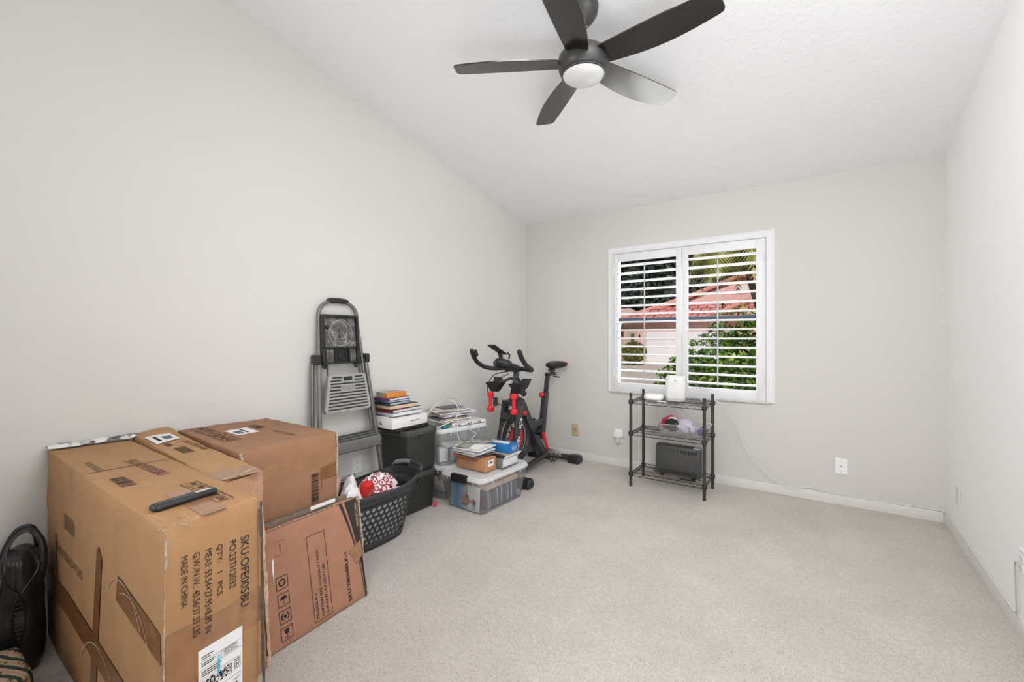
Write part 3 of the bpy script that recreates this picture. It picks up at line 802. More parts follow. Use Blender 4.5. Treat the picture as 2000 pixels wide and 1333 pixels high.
def quilt():
    t_ = NT('striped_floral_quilt'); wv = t_.new('ShaderNodeTexWave'); wv.inputs['Scale'].default_value = 9; wv.inputs['Distortion'].default_value = 2.2; wv.inputs['Detail'].default_value = 3
    mp = t_.new('ShaderNodeMapping'); mp.inputs['Rotation'].default_value = (0, 0, R(62)); t_.link(t_.tc.outputs['Object'], mp.inputs['Vector']); t_.link(mp.outputs[0], wv.inputs['Vector'])
    c = t_.ramp(wv.outputs['Fac'], [(.18, S(58, 70, 58)), (.34, S(150, 136, 112)), (.6, S(196, 176, 148)), (.85, S(178, 150, 128))])
    sp = t_.ramp(t_.noise(60, 3), [(.36, S(52, 52, 46)), (.44, (1, 1, 1, 1))]); c = t_.mix(.8, c, sp, 'MULTIPLY')
    t_.pbr(c, .9, 0, .2, t_.bump(t_.noise(40, 2), .5, .006))
    def cushion(cx, cy, cz, w, d, h, name, label):
        secs = []
        for i in range(9):
            a = -PI / 2 + PI * i / 8; k = math.cos(a) ** .45 if math.cos(a) > 0.001 else 0.02
            secs.append([tuple(V(p) + mnoise.noise_vector(V(p) * 9) * .012) for p in rrect(w * (.86 + .14 * k), d * (.84 + .16 * k), .05, h / 2 + h / 2 * math.sin(a), 0, 0, 5)])
        z0 = min(p[2] for s in secs for p in s)
        secs = [[(p[0], p[1], p[2] - z0) for p in s] for s in secs]
        o = MB().loft(secs).build(name, t_.m, None, 60, (cx, cy, cz)); tag(o, label, 'quilt')
    cushion(-2.195, .105, .002, .27, .36, .150, 'folded_quilt', 'folded striped quilt in green and beige in the bottom left corner')
    cushion(-2.52, .10, .002, .13, .15, .33, 'rolled_quilt', 'dark patterned rolled quilt at the left edge of the photo, behind the folded quilt')
quilt()

# ================================================================== STEP LADDER
def ladder():
    o = V((-2.5, 1.72, 0))
    t = thing('step_ladder', 'folded grey step ladder with ribbed treads and tool tray, leaning on the left wall', 'step ladder', o)
    def X(z): return -2.462 - (.118 / 1.48) * z          # leaning plane
    def lp(y, z, dx=0.0): return V((X(z) + dx, y, z)) - o
    def yl(z): return 1.502 + .044 * z
    def yr(z): return 2.010 - .112 * z
    grey = simple('grey_powder_coat', S(122, 121, 118), .35, metal=.4, var=.05)
    # inner hoop: two tubes joined by the arched top
    pts = [lp(yl(z) + .012, z, -.01) for z in (.62, 1.0, 1.30)]
    yL, yR, zt = yl(1.30) + .012, yr(1.30) - .012, 1.30
    for i in range(1, 16):
        a = PI - PI * i / 16
        ca, sa = math.cos(a), math.sin(a)
        yy = (yL + yR) / 2 + (yR - yL) / 2 * math.copysign(abs(ca) ** .75, ca); zz = 1.345 + .115 * abs(sa) ** .8
        pts.append(lp(yy, zz, -.01))
    pts += [lp(yr(z) - .012, z, -.01) for z in (1.30, 1.0, .62)]
    MB().tube(pts, .0115, 12).build('hoop_rail', grey, t)
    g = [lp((yL + yR) / 2 + (yR - yL) / 2 * q, 1.461 + .004 * (1 - q * q) - .028 * abs(q) ** 3, -.01) for q in (-.52, -.4, -.2, 0, .2, .4, .52)]
    MB().tube(g, [.013, .0175, .018, .018, .018, .0175, .013], 12).build('hand_grip', M['blk'], t)
    # outer legs, front and back
    for f, (ya, s_) in enumerate(((yl, 1), (yr, -1))):
        MB().tube([lp(ya(z), z, .012) for z in (.012, .5, 1.08)], .0135, 10).build('front_leg', grey, t)
        MB().tube([lp(ya(z) - s_ * .022 + s_ * .0, z, -.028) for z in (.012, .5, 1.06)], .0115, 10).build('rear_leg', grey, t)
        MB().box(lp(ya(.02), .018, -.008), (.07, .036, .034), .006).build('rubber_foot', M['blk'], t)
        MB().box(lp(ya(1.09) - s_ * .008, 1.085, -.008), (.075, .034, .062), .008).build('hinge_bracket', M['blk'], t)
    # treads hang flat in the plane when folded
    tr = simple('pale_grey_tread', S(164, 164, 161), .5, var=.05); rib = simple('black_tread_rib', S(48, 48, 47), .7, var=.1)
    def frame_at(z0):
        up = V((-.118 / 1.48, 0, 1)).normalized(); return up
    up = frame_at(0); ay = V((0, 1, 0)); nr = ay.cross(up)
    if nr.x < 0: nr = -nr
    # upper tread
    zb, zt2 = .752, .990; ylo, yhi = 1.562, 1.888
    c0 = lp((ylo + yhi) / 2, zb, .040); F = Face(c0, ay, up); hgt = (zt2 - zb) / up.z
    poly = []
    W0, W1 = (yhi - ylo) / 2 + .004, (yhi - ylo) / 2 - .026
    def corner(cx, cy, a0, r=.022): return [(cx + r * math.cos(R(a0 + 15 * i)), cy + r * math.sin(R(a0 + 15 * i))) for i in range(7)]
    poly = corner(-W0 + .022, .022, 180) + corner(W0 - .022, .022, 270) + corner(W1 - .022, hgt - .022, 0) + corner(-W1 + .022, hgt - .022, 90)
    mb = MB(); mb.prism(poly, F.p(0, 0, -.028), ay, up, .028); tread = mb.build('tread', tr, t)
    mb = MB()
    rows = 11
    for i in range(rows):
        v = .020 + (hgt - .040) * i / (rows - 1); hw = W0 - .020 - (W0 - W1) * v / hgt
        segs = [(-hw, hw)]
        if i in (6, 7): segs = [(-hw, -.055), (.055, hw)]
        if i in (9, 10): segs = [(-hw, -.05), (.05, hw)] if i == 9 else [(-hw + .01, -.04), (.055, hw - .01)]
        for a, b in segs: mb.tube([F.p(a, v, .0005), F.p(b, v, .0005)], .0042, 8, flat=(1, .35) if False else None)
    mb.build('grip_ribs', rib, tread)
    mb = MB(); F.text(mb, 'COSCO', -.043, .020 + (hgt - .04) * .60, .088, .022, off=.0012); mb.build('maker_lettering', simple('recessed_lettering', S(96, 96, 94), .6), tread)
    mb = MB(); mb.box(F.p(0, hgt - .030, .001), (.006, .062, .026), .003); mb.build('latch_plate', M['blk'], tread)
    for y in (1.60, 1.838):
        MB().tube([lp(y, .985, .015), lp(y + (.004 if y < 1.7 else -.012), 1.045, .012), lp(y - .004, 1.075, .01)], .006, 8).build('tread_link', M['dgrey'], t)
    # lower tread, seen nearly edge on, sticking out
    zl = .565; y0, y1 = yl(zl) + .02, yr(zl) - .005
    mb = MB(); mb.prism([(0, -.060), (.050, -.076), (.066, -.066), (.072, -.012), (.066, -.002), (.004, .032), (0, .032)], V((X(zl), y1, zl)) - o, (1, 0, 0), (0, 0, 1), y1 - y0)
    low = mb.build('tread', simple('dark_grey_tread', S(108, 108, 106), .45, var=.05), t)
    mb = MB()
    for q in (.014, .034, .054): mb.tube([V((X(zl) + q, y0 + .03, zl + .0300 - (q - .004) * .55)) - o, V((X(zl) + q, y1 - .02, zl + .0300 - (q - .004) * .55)) - o], .0055, 6)
    mb.build('grip_ribs', rib, low)
    MB().box(V((X(zl) + .030, y1 + .002, zl - .030)) - o, (.072, .012, .085), .006).build('tread_end_cap', M['blk'], low)
    # folded tool tray
    z0, z1 = 1.055, 1.372; ya, yb = 1.572, 1.835
    Ft = Face(lp((ya + yb) / 2, z0, .010), ay, up); hh = (z1 - z0) / up.z; w0, w1 = .140, .128
    out = [(-w0, -.012), (-w0 + .03, -.03), (-w0 + .045, .0), (w0 - .045, .0), (w0 - .03, -.03), (w0 + .012, -.008), (w0 + .008, .04), (w1, hh - .02), (w1 - .012, hh), (-w1 + .012, hh), (-w1, hh - .012), (-w0, .05)]
    mb = MB(); mb.prism(out, Ft.p(0, 0, -.014), ay, up, .014); tray = mb.build('tool_tray', M['blk'], t)
    mb = MB()
    def bar(a0, b0, a1, b1, h=.022):
        mb.box((Ft.p((a0 + a1) / 2, (b0 + b1) / 2, h / 2)), (h, abs(a1 - a0), abs(b1 - b0)), .004, rot=Matrix.Rotation(-math.atan(.118 / 1.48), 3, 'Y'))
    bar(-w1 + .0, hh - .020, w1 - .002, hh - .002); bar(-w0 + .002, .10, -w0 + .022, hh - .01); bar(w1 - .014, .09, w1, hh - .01); bar(-w0 + .02, .098, w1 - .01, .108, .016); bar(-w0 + .01, .002, w0, .014, .018)
    bar(-.05, .012, -.038, .10, .016); bar(.050, .012, .062, .10, .016); bar(-w0 + .0, .01, -w0 + .03, .10, .020); bar(w0 - .03, .01, w0 + .0, .09, .020)
    mb.build('tray_rim', M['blk'], tray)
    mb = MB(); Ft.ring(mb, .005, .055, .031, .012, .017, 24); mb.lathe([(.031, 0), (.031, .017)], (0, 0, 0), 24); 
    mb = MB(); Ft.ring(mb, .005, .055, .032, .011, .0165, 24); mb.build('cup_hole_ring', M['blk'], tray)
    tn = NT('paint_splashed_tray_floor'); f = tn.noise(24, 5, .7); c = tn.ramp(f, [(.36, S(58, 57, 55)), (.55, S(104, 102, 98)), (.72, S(170, 168, 164))]); tn.pbr(c, .7)
    mb = MB(); Ft.rect(mb, -w0 + .02, .108, w1 - .012, hh - .018, .001); Ft.rect(mb, -w0 + .03, .014, -.05, .098, .001); Ft.rect(mb, .062, .014, w0 - .03, .098, .001); mb.build('tray_floor', tn.m, tray)
    mb = MB(); Ft.ring(mb, -.006, .218, .060, .0035, .002, 36); Ft.ring(mb, .006, .200, .086, .003, .002, 40); mb.build('paint_ring_mark', simple('dried_white_paint', S(188, 187, 184), .8, var=.25, vscale=60), tray)
    mb = MB(); mb.cyl(Ft.p(-w0 + .005, .235, .004), Ft.p(-w0 + .045, .235, .012), .008, n=10); mb.ball(Ft.p(-w0 + .045, .235, .012), .012, 8); mb.build('tray_knob', M['blk'], tray)
ladder()

# ================================================================== LAUNDRY BASKET
def basket():
    cx, cy = -2.222, 1.655
    t = thing('laundry_basket', 'black plastic laundry basket with punched holes, full of shopping bags', 'laundry basket', (cx, cy, 0))
    zb, zt = .004, .322
    def shape(q, z):
        """q 0..1 round the perimeter"""
        k = z / zt
        a = .112 + .058 * k; b = .235 + .085 * k; e = 3.2
        th = 2 * PI * q; c, s_ = math.cos(th), math.sin(th)
        x = a * math.copysign(abs(c) ** (2 / e), c); y = b * math.copysign(abs(s_) ** (2 / e), s_)
        return V((x, y, z))
    nq = 240
    # re-sample the perimeter to even spacing
    def table(z):
        pts = [shape(i / 720, z) for i in range(721)]; acc = [0]
        for i in range(720): acc.append(acc[-1] + (pts[i + 1] - pts[i]).length)
        return pts, acc
    import bisect
    tabs = {}
    def P(u, z):
        kz = round(z, 4)
        if kz not in tabs: tabs[kz] = table(z)
        pts, acc = tabs[kz]; d = (u % 1.0) * acc[-1]; i = min(719, max(0, bisect.bisect_right(acc, d) - 1))
        f = (d - acc[i]) / max(1e-9, acc[i + 1] - acc[i]); return pts[i].lerp(pts[i + 1], f)
    mb = MB(); n = 40; z0, z1 = .040, .262; rows = 7
    for r in range(rows):
        za, zc = z0 + (z1 - z0) * r / rows, z0 + (z1 - z0) * (r + 1) / rows
        for i in range(n):
            off = .5 if r % 2 else 0
            ua, ub = (i + off) / n, (i + off + 1) / n
            big = .33 if True else .2
            hu, hz = (.345 + .03 * r / rows), (.335 + .03 * r / rows)
            um, zm = (ua + ub) / 2, (za + zc) / 2; du, dz = ub - ua, zc - za
            outer = [(ua, za), (um, za), (ub, za), (ub, zm), (ub, zc), (um, zc), (ua, zc), (ua, zm)]
            inner = [(um - hu * du * .72, zm - hz * dz * .72), (um, zm - hz * dz), (um + hu * du * .72, zm - hz * dz * .72), (um + hu * du, zm), (um + hu * du * .72, zm + hz * dz * .72), (um, zm + hz * dz), (um - hu * du * .72, zm + hz * dz * .72), (um - hu * du, zm)]
            vs = [P(*p) for p in outer + inner]; nv = []
            mb.add(vs, [(j, (j + 1) % 8, 8 + (j + 1) % 8, 8 + j) for j in range(8)])
    for za, zc in ((zb, z0), (z1, zt)):
        k = 96
        vs = [P(i / k, za) for i in range(k)] + [P(i / k, zc) for i in range(k)]
        mb.add(vs, [(i, (i + 1) % k, k + (i + 1) % k, k + i) for i in range(k)])
        if za == zb: mb.add([P(i / k, za) for i in range(k)], [tuple(range(k))[::-1]])
    body = mb.build('basket_body', simple('black_basket_plastic', S(48, 49, 50), .45, var=.06), t, 60)
    so = body.modifiers.new('thickness', 'SOLIDIFY'); so.thickness = .003
    # flaring rim band that lifts towards the two ends
    def rim(u, k):
        p = P(u, zt); e = abs(p.y) / .32
        lift = .040 * e ** 2.4; out = 1 + .05 * k
        return V((p.x * out, p.y * (1 + .02 * k), zt - .035 * (1 - k) * 1 + lift * k + (.014 * k)))
    mb = MB(); kk = 120; secs = []
    for k in (0, .5, .85, 1.0): secs.append([tuple(rim(i / kk, k)) for i in range(kk)])
    lip = [tuple(V(rim(i / kk, 1)) * 1 + V((rim(i / kk, 1).x, rim(i / kk, 1).y, 0)).normalized() * .013 - V((0, 0, .004))) for i in range(kk)]
    low = [(p[0], p[1], p[2] - .014) for p in lip]
    mb.loft([secs[0], secs[1], secs[2], secs[3], lip, low], 0, False, False)
    mb.build('basket_rim', simple('black_basket_rim', S(52, 54, 58), .32, var=.05), t, 60)
    # end handles with grey grips
    for s_ in (1, -1):
        yb = .322 * s_
        pts = [(-.125, yb - .02 * s_, .372), (-.115, yb + .004 * s_, .386), (-.06, yb + .028 * s_, .398), (0, yb + .036 * s_, .401), (.06, yb + .034 * s_, .398), (.115, yb + .018 * s_, .388), (.14, yb - .02 * s_, .374)]
        h = MB().tube(pts, .013, 10).build('end_handle', simple('black_basket_rim', S(52, 54, 58), .32), t)
        MB().tube([V(p) for p in pts[1:4]], .0150, 10).build('soft_grip', simple('grey_rubber_grip', S(122, 124, 126), .6, var=.04), h)
    MB().tube([P(.5 + q, zt) + V((-.016, 0, .030)) for q in (.035, .0, -.035)], .013, 10).build('soft_grip', simple('grey_blue_grip', S(128, 134, 142), .6, var=.04), t)
basket()

def bag_contents():
    film = simple('white_bag_film', S(244, 242, 244), .35, var=.02, bump=.5, bscale=40)
    # patterned shopping bag
    tn = NT('red_ring_pattern_film'); vo = tn.new('ShaderNodeTexVoronoi'); vo.inputs['Scale'].default_value = 26; vo.inputs['Randomness'].default_value = .75
    tn.link(tn.tc.outputs['Object'], vo.inputs['Vector'])
    c = tn.ramp(vo.outputs['Distance'], [(0.0, S(150, 20, 52)), (.16, S(150, 20, 52)), (.19, S(236, 226, 226)), (.33, S(236, 226, 226)), (.36, S(158, 24, 58)), (.52, S(158, 24, 58)), (.56, S(238, 230, 230))])
    for e in c.node.color_ramp.elements: pass
    c.node.color_ramp.interpolation = 'LINEAR'; tn.pbr(c, .35)
    def lump(name, label, c, r, mat, seed, cat='plastic bag', crump=.25, ls=14):
        mb = MB(); n = 30
        mb.ball((0, 0, 0), r, n)
        sh = V((seed * 3.1, seed * 1.7, 0))
        mb.v = [tuple(V(p) * (1 + crump * mnoise.noise(V(p) * ls + sh) - crump * .9 * abs(mnoise.noise(V(p) * ls * 2.2 + sh)) + crump * .4 * mnoise.noise(V(p) * ls * 5 + sh))) for p in mb.v]
        o = mb.build(name, mat, None, 25, c); tag(o, label, cat); return o
    BX, BY = -2.222, 1.655
    # the liner bag fills the lower half of the basket and crumples up at the left end
    mb = MB(); n = 40; secs = []
    for i in range(15):
        z = .012 + .235 * i / 14; k = z / .322; a_, b_ = (.112 + .058 * k) - .010, (.235 + .085 * k) - .012; sec = []
        for j in range(64):
            th = 2 * PI * j / 64; c, q = math.cos(th), math.sin(th); e = 3.2
            p = V((a_ * math.copysign(abs(c) ** (2 / e), c), b_ * math.copysign(abs(q) ** (2 / e), q), z)); w_ = 1 - .10 * abs(mnoise.noise(p * 16)) - .05 * abs(mnoise.noise(p * 37))
            sec.append((p.x * w_, p.y * w_, z))
        secs.append(sec)
    for k, dz in ((.9, .008), (.7, .012), (.45, .010), (.2, .006)): secs.append([(p[0] * k, p[1] * k, secs[14][0][2] + dz + .012 * mnoise.noise(V((p[0] * k * 25, p[1] * k * 25, 1)))) for p in secs[14]])
    mb.loft(secs); o = mb.build('white_liner_bag', film, None, 30, (BX, BY, .004)); tag(o, 'big white plastic bag filling the bottom of the laundry basket, seen through the holes', 'plastic bag')
    def heap(name, label, c, r, h, mat, seed, amp=.016, fr=15):
        mb = MB(); n, m = 20, 44; vs = [(0, 0, 0)]; fs = []
        def pt(q, th):
            x, y = q * math.cos(th) * r[0], q * math.sin(th) * r[1]; w = V((x * fr + seed, y * fr, seed * .7))
            wx = x + .02 * mnoise.noise(w * .6); wy = y + .02 * mnoise.noise(w * .6 + V((9, 0, 0)))
            ridge = abs(mnoise.noise(V((wx * fr * 1.3, wy * fr * .8, seed)))) + .6 * abs(mnoise.noise(V((wx * fr * 2.6, wy * fr * 2.1, seed + 4)))) + .3 * mnoise.noise(V((wx * fr * 5, wy * fr * 5, seed)))
            z = h * (1 - q ** 2.4) - amp * ridge * (1.2 - .6 * q) * 2.2 + amp
            return (x * (1 + .10 * mnoise.noise(V((math.cos(th) * 2, math.sin(th) * 2, seed)))), y * (1 + .10 * mnoise.noise(V((math.cos(th) * 2, math.sin(th) * 2, seed + 2)))), max(.001, z))
        vs[0] = pt(0, 0)
        for i in range(1, n + 1):
            for j in range(m): vs.append(pt(i / n, 2 * PI * j / m))
        for j in range(m): vs.append((vs[1 + (n - 1) * m + j][0] * .9, vs[1 + (n - 1) * m + j][1] * .9, 0.0))
        for j in range(m): fs.append((0, 1 + j, 1 + (j + 1) % m))
        for i in range(n):
            for j in range(m): a_ = 1 + i * m; fs.append((a_ + j, a_ + m + j, a_ + m + (j + 1) % m, a_ + (j + 1) % m))
        fs.append(tuple(1 + n * m + j for j in range(m))[::-1])
        o = mb.add(vs, fs).build(name, mat, None, 32, c); tag(o, label, 'plastic bag')
    zt_ = .292
    heap('patterned_shopping_bag', 'white plastic bag with dark red ring pattern bulging out of the laundry basket', (BX - .022, BY + .108, zt_), (.104, .130), .080, tn.m, 2, .016, 13)
    heap('white_shopping_bag', 'crumpled white plastic bag in the basket in front of the peach packet', (BX + .052, BY - .140, zt_), (.058, .068), .088, film, 5, .020)
    heap('white_shopping_bag', 'twisted white plastic bag in the basket, left of the ring-patterned bag', (BX - .060, BY - .062, zt_), (.058, .044), .098, film, 8, .022)
    mb = MB(); mb.box((0, 0, 0), (.055, .060, .075), .004, rot=Matrix.Rotation(R(18), 3, 'Y') @ Matrix.Rotation(R(20), 3, 'Z'))
    ob = mb.build('red_carton', simple('red_glossy_card', S(206, 32, 30), .4, var=.05), None, 40, (BX + .062, BY - .040, .342)); tag(ob, 'red glossy carton between the bags in the laundry basket', 'box')
    mb = MB(); mb.box((0, 0, 0), (.012, .095, .10), .003, rot=Matrix.Rotation(R(-10), 3, 'X') @ Matrix.Rotation(R(30), 3, 'Z'))
    ob = mb.build('peach_packet', simple('peach_card', S(226, 176, 160), .5, var=.08), None, 40, (BX - .055, BY - .165, .366)); tag(ob, 'pale peach packet standing at the left end of the laundry basket', 'packet')
bag_contents()

# ================================================================== BLACK STORAGE BINS
def black_bin(label, x0, x1, y0, y1, z0, h, rz=0.0, tint=None, papers=False):
    cx, cy = (x0 + x1) / 2, (y0 + y1) / 2; w, d = x1 - x0, y1 - y0
    t = thing('storage_bin', label, 'storage bin', (cx, cy, z0), rz, 'black lidded bins')
    body = simple('black_bin_plastic', S(50, 51, 48), .42, var=.1, bump=.1, bscale=200); lid = simple('dark_grey_bin_lid', S(72, 73, 69), .42, var=.08)
    secs = [rrect(w * k, d * k, .018, z) for z, k in ((.001, .885), (.012, .90), (h * .80, .94), (h - .030, .95))]
    MB().loft(secs).build('bin_body', body, t, 50)
    l = MB().loft([rrect(w * .98, d * .98, .02, h - .038), rrect(w, d, .024, h - .034), rrect(w, d, .024, h - .008), rrect(w * .985, d * .985, .022, h - .002), rrect(w * .93, d * .93, .02, h), rrect(w * .92, d * .92, .02, h - .004)]).build('bin_lid', lid, t, 35)
    for s_ in (-1, 1):
        mb = MB(); mb.lathe([(.007, 0), (.0105, 0), (.0105, .004), (.007, .004)], (0, 0, 0), 20, 0, 'x'); mb.v = [(p[0] + w / 2 + .0005, p[1] + s_ * (d / 2 - .032), p[2] + h - .021) for p in mb.v]
        mb.build('lid_peg', M['dgrey'], l)
    MB().box((w / 2 * .955 + .003, 0, h - .052), (.012, d * .26, .02), .004).build('lid_latch', body, t)
black_bin('lower black storage bin on the carpet behind the laundry basket', -2.598, -2.292, 2.040, 2.322, .002, .272)
black_bin('upper black storage bin stacked on the lower one, carrying the pile of books', -2.600, -2.302, 2.052, 2.345, .276, .296, 0.0)

# ================================================================== BOOKS
def book(label, c, size, rz, cover, pages, spine='-y', group='books piled on the black bin', name='book', tilt=0):
    """size = (x, y, z); spine side one of +x -x +y -y (local)"""
    t = thing(name, label, 'book', c, rz, group); w, d, h = size; ct = min(.0028, h * .16)
    mb = MB()
    mb.box((0, 0, ct / 2), (w, d, ct), .0006); mb.box((0, 0, h - ct / 2), (w, d, ct), .0006)
    ax = 0 if spine[1] == 'x' else 1; s_ = 1 if spine[0] == '+' else -1
    if ax == 0: mb.box((s_ * (w / 2 - ct / 2), 0, h / 2), (ct, d, h), .0008)
    else: mb.box((0, s_ * (d / 2 - ct / 2), h / 2), (w, ct, h), .0008)
    mb.build('cover', cover, t)
    mb = MB(); g = .004
    mb.box(((-s_ * g / 2 if ax == 0 else 0), (-s_ * g / 2 if ax == 1 else 0), h / 2), (w - g * (1.5 if ax == 0 else 2), d - g * (1.5 if ax == 1 else 2), h - 2 * ct), 0)
    mb.build('page_block', pages, t)
    return t
def books():
    P2 = simple('white_page_edges', S(222, 222, 226), .85, var=.05, vscale=80)
    z = .5725
    # black slab and white laptop carton under the pile
    o = thing('flat_black_case', 'thin flat black case lying on the upper black bin, under the white carton', 'case', (-2.482, 2.168, z)); MB().box((0, 0, .011), (.215, .315, .021), .005).build('case_shell', M['blk'], o); MB().box((0, 0, .0225), (.19, .29, .002), .001).build('case_panel', M['dgrey'], o)
    MB().box((.106, .0, .011), (.004, .30, .003), .001).build('zipper', M['dgrey'], o)
    z += .0245
    t = thing('laptop_carton', 'white laptop carton with a small dark fruit emblem, under the pile of books', 'box', (-2.488, 2.142, z))
    WH = simple('white_carton_card', S(236, 235, 233), .45, var=.01)
    MB().box((0, 0, .034), (.235, .325, .068), .002).build('carton_base', WH, t); MB().box((0, 0, .069), (.239, .329, .004), .0015).build('carton_lid', WH, t)
    F = Face((.1175, -.1625, 0), (0, 1, 0), (0, 0, 1)); mb = MB(); F.text(mb, 'MacBook Pro', .165, .033, .080, .0095, bold=.01, off=.0008); mb.build('printed_text', M['ink'], t)
    F = Face((-.1175, -.1625, 0), (1, 0, 0), (0, 0, 1)); mb = MB()
    pr = []
    for i in range(28):
        a = 2 * PI * i / 28; r = 1 - .10 * math.exp(-((a - PI / 2) / .35) ** 2) - .10 * math.exp(-((a - 1.5 * PI) / .3) ** 2)
        x, y = math.cos(a) * r, math.sin(a) * r
        if x > .62 and -.1 < y < .75: x = .62 - .25 * math.sin((y + .1) / .85 * PI)
        pr.append((.118 + x * .011, .030 + y * .0115))
    F.poly(mb, pr, .0008); F.poly(mb, [(.118, .043), (.1225, .044), (.1245, .0495), (.120, .0485)], .0008); mb.build('fruit_emblem', M['ink'], t)
    z += .0725
    o = thing('magazine', 'thin magazine lying open-edged on the white laptop carton, lowest of the pile', 'magazine', (-2.53, 2.075, z), R(4), 'books piled on the black bin')
    MB().box((0, 0, .0035), (.15, .17, .007), .001).build('pages', M['paper'], o); MB().box((0, 0, .0076), (.152, .172, .001), 0).build('front_cover', simple('muted_print', S(120, 96, 92), .5, var=.5, vscale=40), o)
    z += .0085
    x0 = -2.488
    specs = [
        ('pale grey book with white pages, just above the magazine in the book pile', (.175, .255, .024), -3, S(178, 182, 190), P2, '-x', (x0 + .012, 2.135)),
        ('dark maroon book with a red spine in the book pile', (.175, .265, .022), 2, S(96, 26, 40), P2, '-y', (x0 + .008, 2.130)),
        ('thick book with yellowed pages in the middle of the book pile', (.165, .245, .028), -4, S(58, 44, 42), M['cream'], '-x', (x0 + .004, 2.120)),
        ('dark navy book with a pale blue fore edge in the book pile', (.155, .195, .019), 3, S(38, 42, 54), simple('pale_blue_pages', S(176, 192, 206), .8, var=.12), '-y', (x0 - .005, 2.085)),
        ('slim light blue book above the navy book in the book pile', (.145, .19, .010), -2, S(128, 158, 188), P2, '-y', (x0 - .004, 2.092)),
        ('purple paperback second from the top of the book pile', (.15, .195, .019), 5, S(94, 54, 104), P2, '-y', (x0 - .006, 2.080)),
        ('paperback with grey green pages and an orange end, topmost of the book pile', (.13, .165, .034), -3, S(176, 164, 142), simple('grey_green_pages', S(168, 166, 148), .85, var=.08), '+x', (x0 - .004, 2.072)),
    ]
    for lab, sz, rz, col, pg, sp, (x, y) in specs:
        cov = simple('book_cover_' + str(len(_mc)), col, .45, var=.12, vscale=30)
        t = book(lab, (x, y, z), sz, R(rz), cov, pg, sp); z += sz[2] + .0008
        if 'purple' in lab:
            F = Face((-.07, -.0951, 0), (1, 0, 0), (0, 0, 1)); mb = MB(); F.poly(mb, [(.025, .011), (.030, .011), (.033, .006), (.036, .011), (.041, .011), (.033, .002)], .0008); F.rect(mb, .055, .005, .115, .010, .0008); mb.build('spine_printing', simple('pale_spine_print', S(206, 190, 206), .6), t)
        if 'orange' in lab:
            MB().box((.048, 0, .017), (.036, .1665, .0352), .002).build('orange_end_wrap', simple('orange_cover_end', S(214, 134, 58), .5, var=.1), t)
        if 'maroon' in lab:
            F = Face((-.08, -.1251, 0), (1, 0, 0), (0, 0, 1)); mb = MB(); F.rect(mb, .06, .003, .150, .017, .0006); mb.build('spine_band', simple('crimson_spine', S(168, 24, 54), .5), t)
            mb = MB(); F.rect(mb, .085, .007, .128, .013, .0012); mb.build('spine_printing', M['blk'], t)
books()

# ================================================================== CLEAR TOTES AND WHAT IS ON AND IN THEM
CLR = mat_clear('clear_tote_plastic', (.97, .98, 1.0, 1), .13, .22, .06, .2)
CLL = mat_clear('milky_tote_lid', (.97, .98, 1.0, 1), .70, .25, .08, .12)
CLM = mat_clear('milky_tote_plastic', (.97, .98, 1.0, 1), .19, .3, .06, .2)
def tote(label, c, w, d, h, rz, bk=.80, latch=False, mat=None):
    t = thing('clear_tote', label, 'storage tote', c, rz, 'clear plastic totes')
    secs = [rrect(w * k, d * (k + .03), .035, z) for z, k in ((.002, bk), (h * .5, (bk + .94) / 2), (h - .03, .94))]
    MB().loft(secs, 0, True, False).build('tote_body', mat or CLR, t, 50)
    mb = MB(); mb.loft([rrect(w * .965, d * .975, .045, h - .036), rrect(w * .99, d * .99, .05, h - .034), rrect(w, d, .052, h - .030), rrect(w, d, .052, h - .018), rrect(w * .975, d * .98, .05, h - .014), rrect(w * .972, d * .978, .05, h - .004), rrect(w * .955, d * .965, .048, h), rrect(w * .90, d * .93, .042, h - .003), rrect(w * .88, d * .92, .04, h - .009)], 0, False, True)
    lid = mb.build('tote_lid', CLL, t, 35)
    for s_ in (-1, 1):
        for x in (-.30, .30): MB().box((x * w, s_ * (d / 2 - .006), h - .045), (.006, .005, .018), .001).build('lid_clip', CLL, lid)
        if latch:
            mb = MB(); mb.box((0, s_ * (d / 2 + .004), h - .030), (w * .36, .014, .048), .005); mb.box((0, s_ * (d / 2 - .006), h - .004), (w * .36, .03, .010), .004); mb.build('handle_latch', M['blk'], t)
    for y in (-.28, .28): MB().box((w / 2 - .004, y * d, h - .045), (.005, .006, .018), .001).build('lid_clip', CLL, lid)
    return t
T_FRONT = ((-2.050, 2.595, .002), .415, .575, .262, R(-2))
T_LOW = ((-2.4325, 2.635, .002), .325, .53, .262, 0.0)
T_UP = ((-2.402, 2.622, .2655), .318, .480, .272, R(-12))
tote('clear tote with black handle latches nearest the room, holding disc cases and a picture book', *T_FRONT, latch=True)
tote('lower clear tote beside the black bins with a cloth bag inside', *T_LOW)
tote('upper clear tote beside the black bins, under the pile of mail', *T_UP, bk=.84, mat=CLM)

